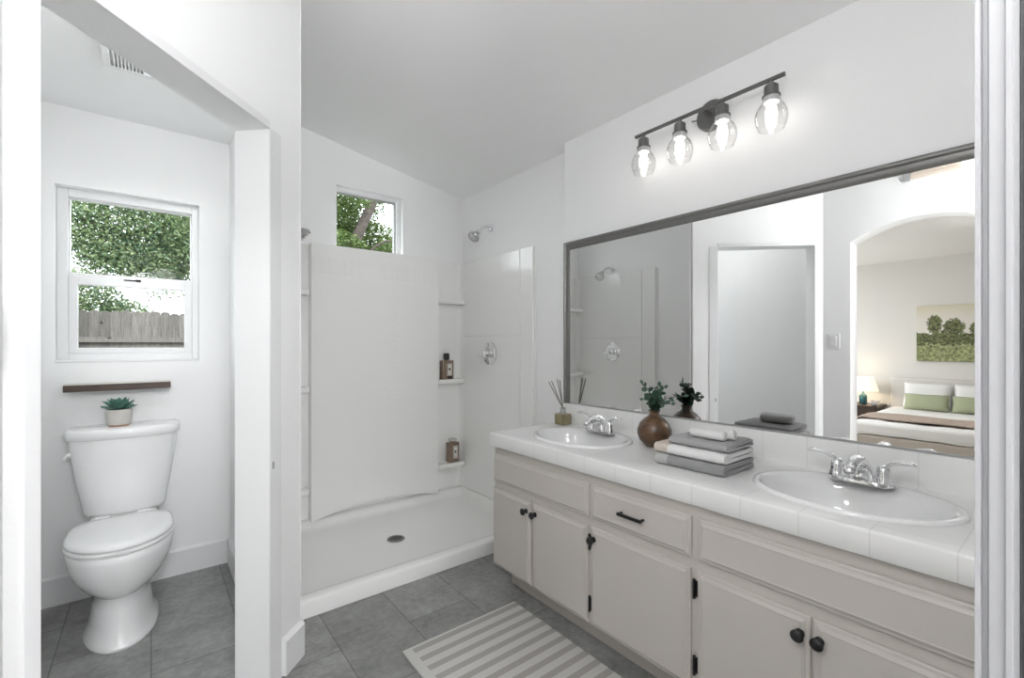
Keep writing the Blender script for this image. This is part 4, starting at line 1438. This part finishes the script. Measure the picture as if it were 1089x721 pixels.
for i in range(nx_):
    for j in range(ny_):
        bm.faces.new((gr[i][j], gr[i + 1][j], gr[i + 1][j + 1], gr[i][j + 1]))
cv = ob('coverlet', bm, M['linen_white'], parent=bd, smooth=True, ang=80)
sm = cv.modifiers.new('solid', 'SOLIDIFY'); sm.thickness = .012

def pillow(name, cx, cy, cz, w, h, th, lean, m, label, group=None):
    bm = B()
    n = 14
    V = {}
    for sgn in (1, -1):
        for i in range(n + 1):
            for j in range(n + 1):
                u_, v_ = -1 + 2 * i / n, -1 + 2 * j / n
                if sgn == -1 and (i in (0, n) or j in (0, n)):
                    V[(sgn, i, j)] = V[(1, i, j)]
                    continue
                puff = ((1 - u_ ** 4) * (1 - v_ ** 4)) ** .55
                pinch = 1 - .06 * (u_ * u_ + v_ * v_) * 0 - .05 * (abs(u_) > .99) * (1 - abs(v_)) - .05 * (abs(v_) > .99) * (1 - abs(u_))
                V[(sgn, i, j)] = bm.verts.new((sgn * th / 2 * puff, u_ * w / 2 * pinch, v_ * h / 2 * pinch))
        for i in range(n):
            for j in range(n):
                q = [V[(sgn, i, j)], V[(sgn, i + 1, j)], V[(sgn, i + 1, j + 1)], V[(sgn, i, j + 1)]]
                try:
                    bm.faces.new(q if sgn == 1 else q[::-1])
                except ValueError:
                    pass
    rot = Matrix.Rotation(-lean, 4, 'Y')
    bmesh.ops.transform(bm, matrix=Matrix.Translation((cx, cy, cz)) @ rot, verts=bm.verts[:])
    return ob(name, bm, m, loc=(cx, cy, cz - h / 2), smooth=True, ang=80, label=label, cat='pillow', group=group)
pillow('bed_pillow', -3.965, 1.285, .595, .47, .34, .12, .30, M['linen_white'], 'white bed pillow on the nightstand side, seen in the mirror')
pillow('bed_pillow', -3.965, .800, .595, .47, .34, .12, .30, M['linen_white'], 'white bed pillow on the side away from the nightstand, seen in the mirror')
pillow('cushion', -3.80, 1.265, .525, .43, .21, .10, .35, M['linen_green'], 'sage green oblong cushion on the nightstand side of the bed')
pillow('cushion', -3.80, .815, .525, .43, .21, .10, .35, M['linen_green'], 'sage green oblong cushion on the bed side away from the nightstand')

bm = B()
gr = []
for i in range(16):
    row = []
    x = -2.83 + .50 * i / 15
    for j in range(29):
        t = j / 28
        y = .40 + (1.70 - .40) * t
        z = .446 + .004 * sin(x * 30 + y * 9)
        e = min(t, 1 - t)
        if e < .09: z -= .14 * (1 - e / .09) ** 1.6
        row.append(bm.verts.new((x + .012 * sin(y * 7), y, z)))
    gr.append(row)
for i in range(15):
    for j in range(28):
        bm.faces.new((gr[i][j], gr[i + 1][j], gr[i + 1][j + 1], gr[i][j + 1]))
th_ = ob('throw_blanket', bm, M['throw'], loc=(-2.58, 1.05, .42), smooth=True, ang=80, label='tan knitted throw across the foot of the bed, seen in the mirror', cat='blanket')
sm = th_.modifiers.new('solid', 'SOLIDIFY'); sm.thickness = .014; sm.offset = 1

ns = empty('nightstand', (-3.97, 2.0, 0), 'dark wood nightstand beside the bed, seen in the mirror', 'nightstand')
bm = B(); box(bm, -4.19, -3.76, 1.74, 2.26, .395, .425)
ob('top', bm, M['darkwood'], parent=ns, bevel=0.004)
bm = B(); box(bm, -4.18, -3.78, 1.76, 2.24, .08, .395)
ob('body', bm, M['darkwood'], parent=ns, bevel=0.003)
for za, zb in ((.10, .235), (.25, .385)):
    bm = B(); box(bm, -3.78, -3.765, 1.775, 2.225, za, zb)
    dwr = ob('drawer', bm, M['darkwood'], parent=ns, bevel=0.003)
    bm = B(); lathe(bm, [(.006, 0), (.006, .012), (.014, .018), (.012, .026), (.001, .028)], (-3.765, 2.0, (za + zb) / 2), 14, 'X')
    ob('knob', bm, M['bronze'], parent=dwr, smooth=True)
for lx in (-4.16, -3.80):
    for ly in (1.78, 2.22):
        bm = B(); box(bm, lx - .02, lx + .02, ly - .02, ly + .02, .0005, .08)
        ob('leg', bm, M['darkwood'], parent=ns)
lx, ly = -3.95, 1.955
tl = empty('table_lamp', (lx, ly, .4255), 'lit table lamp with teal base on the nightstand, seen in the mirror', 'lamp')
bm = B(); lathe(bm, [(.001, 0), (.036, 0), (.042, .008), (.047, .04), (.046, .11), (.036, .135), (.016, .150), (.014, .175), (.001, .176)], (lx, ly, .4255), 28)
ob('lamp_base', bm, M['teal'], parent=tl, smooth=True, ang=50)
bm = B(); tube(bm, [(lx, ly, .60), (lx, ly, .66)], .007, 10)
ob('lamp_stem', bm, M['bronze'], parent=tl, smooth=True)
bm = B(); lathe(bm, [(.175, .190), (.12, .375), (.117, .375), (.172, .190)], (lx, ly, .4255), 40, caps=False)
ob('lamp_shade', bm, M['lampshade'], parent=tl, smooth=True, ang=60)
bm = B(); sball(bm, (lx, ly, .69), .03, 16, 10)
ob('bulb', bm, emit_mat('lamp_bulb_glow', (1, .80, .55), 90), parent=tl, smooth=True)
fx_, fy_ = -3.84, 1.80
bo = empty('flower_bowl', (fx_, fy_, .4255), 'small white bowl of pale flowers beside the table lamp', 'bowl')
bm = B(); lathe(bm, [(.001, 0), (.022, 0), (.03, .006), (.052, .034), (.049, .034), (.028, .010), (.001, .006)], (fx_, fy_, .4255), 28)
ob('bowl', bm, M['porcelain'], parent=bo, smooth=True)
bm = B()
rnd = random.Random(3)
for k in range(30):
    a = rnd.uniform(0, 2 * pi); r_ = .05 * sqrt(rnd.random())
    sball(bm, (fx_ + r_ * cos(a), fy_ + r_ * sin(a), .458 + rnd.uniform(0, .035)), rnd.uniform(.009, .016), 8, 5, (1, 1, .7))
ob('blossoms', bm, M['pot'], parent=bo, smooth=True)

pa = empty('painting', (-4.2, .88, 1.04), 'green landscape canvas of trees and meadow above the bed', 'painting')
bm = B(); box(bm, -4.198, -4.165, .68, 1.424, 1.04, 1.77)
ob('canvas', bm, M['painting'], parent=pa, bevel=0.003)

# =================================================================== OUTDOORS
bm = B(); box(bm, -12, 16, 3.4, 30, -.3, -.15)
struct('ground', bm, M['grass'], label='lawn outside the windows', cat='ground')
fe = empty('fence', (-.2, 10.5, -.15), 'weathered grey board fence outside the toilet window', 'fence')
bm = B()
rnd = random.Random(5)
x = -4.0
while x < 5.0:
    w = .137
    h = 1.85 + rnd.uniform(-.015, .015)
    y = 10.5 + rnd.uniform(-.003, .003)
    prism(bm, [(x, -.15), (x + w, -.15), (x + w, h - .03), (x + w - .03, h), (x + .03, h), (x, h - .03)], XZ_Y, y, y + .018)
    x += w + .0012
box(bm, -4, 5, 10.522, 10.53, -.15, 1.80)
ob('boards', bm, M['fence'], parent=fe, bevel=0.002)
for z in (.35, 1.30):
    bm = B(); box(bm, -4, 5, 10.455, 10.495, z, z + .085)
    ob('rail', bm, M['fence'], parent=fe)
for xx in (-3.2, -1.95, 1.45, 2.7):
    bm = B(); box(bm, xx, xx + .09, 10.365, 10.455, -.15, 1.75)
    ob('post', bm, M['fence'], parent=fe)

def leaves_mesh(blobs, seed):
    rr = random.Random(seed)
    bm = B()
    for (cx, cy, cz, rx, ry, rz, n, sz) in blobs:
        for _ in range(n):
            while True:
                a, b, c_ = rr.uniform(-1, 1), rr.uniform(-1, 1), rr.uniform(-1, 1)
                if a * a + b * b + c_ * c_ < 1: break
            p = Vector((cx + a * rx, cy + b * ry, cz + c_ * rz))
            dv = Vector((rr.uniform(-1, 1), rr.uniform(-1, 1), rr.uniform(-1, .5))).normalized()
            nv = dv.cross(Vector((rr.uniform(-1, 1), rr.uniform(-1, 1), rr.uniform(-1, 1)))).normalized()
            l = sz * rr.uniform(.6, 1.3)
            w = l * .30
            v = [bm.verts.new(q) for q in (p, p + dv * l * .45 + nv * w, p + dv * l, p + dv * l * .45 - nv * w)]
            bm.faces.new(v)
    return bm

def tree(name, base, limbs, blobs, m, label, seed):
    t = empty(name, base, label, 'tree')
    bm = B()
    for pts, rad in limbs[:1]:
        tube(bm, smooth_path(pts, 4), rad, 12)
    ob('trunk', bm, M['bark'], parent=t, smooth=True)
    for pts, rad in limbs[1:]:
        bm = B(); tube(bm, smooth_path(pts, 4), rad, 8)
        ob('branch', bm, M['bark'], parent=t, smooth=True)
    bm = leaves_mesh(blobs, seed)
    me_name = ob('foliage', bm, m, parent=t)
    return t
tree('tree', (2.2, 13.4, -.15),
     [([(2.2, 13.4, -.15), (2.1, 13.4, 1.2), (1.8, 13.4, 2.6), (1.2, 13.3, 3.8), (.6, 13.2, 5.2)], [.16, .13, .10, .05]),
      ([(1.9, 13.4, 2.3), (1.2, 12.9, 2.55), (.3, 12.5, 2.75), (-.5, 12.3, 2.9)], [.045, .03, .010]),
      ([(1.5, 13.3, 3.2), (.6, 12.8, 3.3), (-.4, 12.5, 3.5), (-1.4, 12.4, 3.9)], [.05, .03, .012]),
      ([(-.2, 12.5, 3.4), (-.8, 12.3, 3.1), (-1.5, 12.2, 2.8)], [.02, .014, .008])],
     [(-.1, 12.7, 3.7, 1.45, .7, 1.0, 19000, .070), (.65, 12.6, 3.3, .8, .6, .80, 6500, .070), (-.3, 12.3, 2.95, .85, .45, .48, 4200, .065), (-1.2, 12.6, 3.5, .7, .5, .9, 2200, .06), (.2, 12.9, 4.7, 1.6, .8, .7, 3500, .075), (.35, 12.5, 2.42, .60, .35, .28, 520, .06)],
     M['leaf1'], 'large green tree behind the fence outside the toilet window', 21)
tree('shrub', (-1.0, 11.7, -.15),
     [([(-1.0, 11.7, -.15), (-1.0, 11.7, .8), (-.95, 11.7, 1.8)], [.06, .05, .02])],
     [(-1.05, 11.7, 1.85, .75, .4, .84, 8500, .060), (-.35, 11.7, 1.75, .45, .35, .42, 3000, .055)],
     M['leaf1'], 'dense green shrub rising just above the fence boards', 22)
tree('tree', (3.5, 11.2, -.15),
     [([(3.4, 11.2, -.15), (3.5, 11.2, 1.5), (3.72, 11.1, 3.2), (4.02, 11.0, 4.10), (4.36, 11.0, 4.9), (4.7, 11.0, 6.0)], [.20, .17, .14, .125, .11, .08]),
      ([(3.68, 10.9, 2.9), (4.0, 10.5, 3.40), (4.4, 10.4, 3.72), (5.1, 10.4, 3.80)], [.036, .032, .026, .018])],
     [(3.45, 11.35, 4.55, .70, .4, 1.0, 5200, .075), (4.6, 11.9, 4.0, 1.0, .5, .58, 5500, .075), (3.5, 10.75, 3.58, .55, .3, .36, 1300, .075), (4.7, 10.8, 3.5, .55, .3, .33, 1300, .075), (4.0, 11.9, 4.9, 1.0, .5, .70, 3800, .075), (3.75, 11.8, 3.7, .9, .5, .6, 3200, .075), (4.4, 11.1, 5.1, .8, .4, .3, 1000, .075), (3.9, 10.7, 4.75, .3, .2, .25, 260, .07)],
     M['leaf2'], 'bright green tree with a leaning trunk outside the shower window', 23)
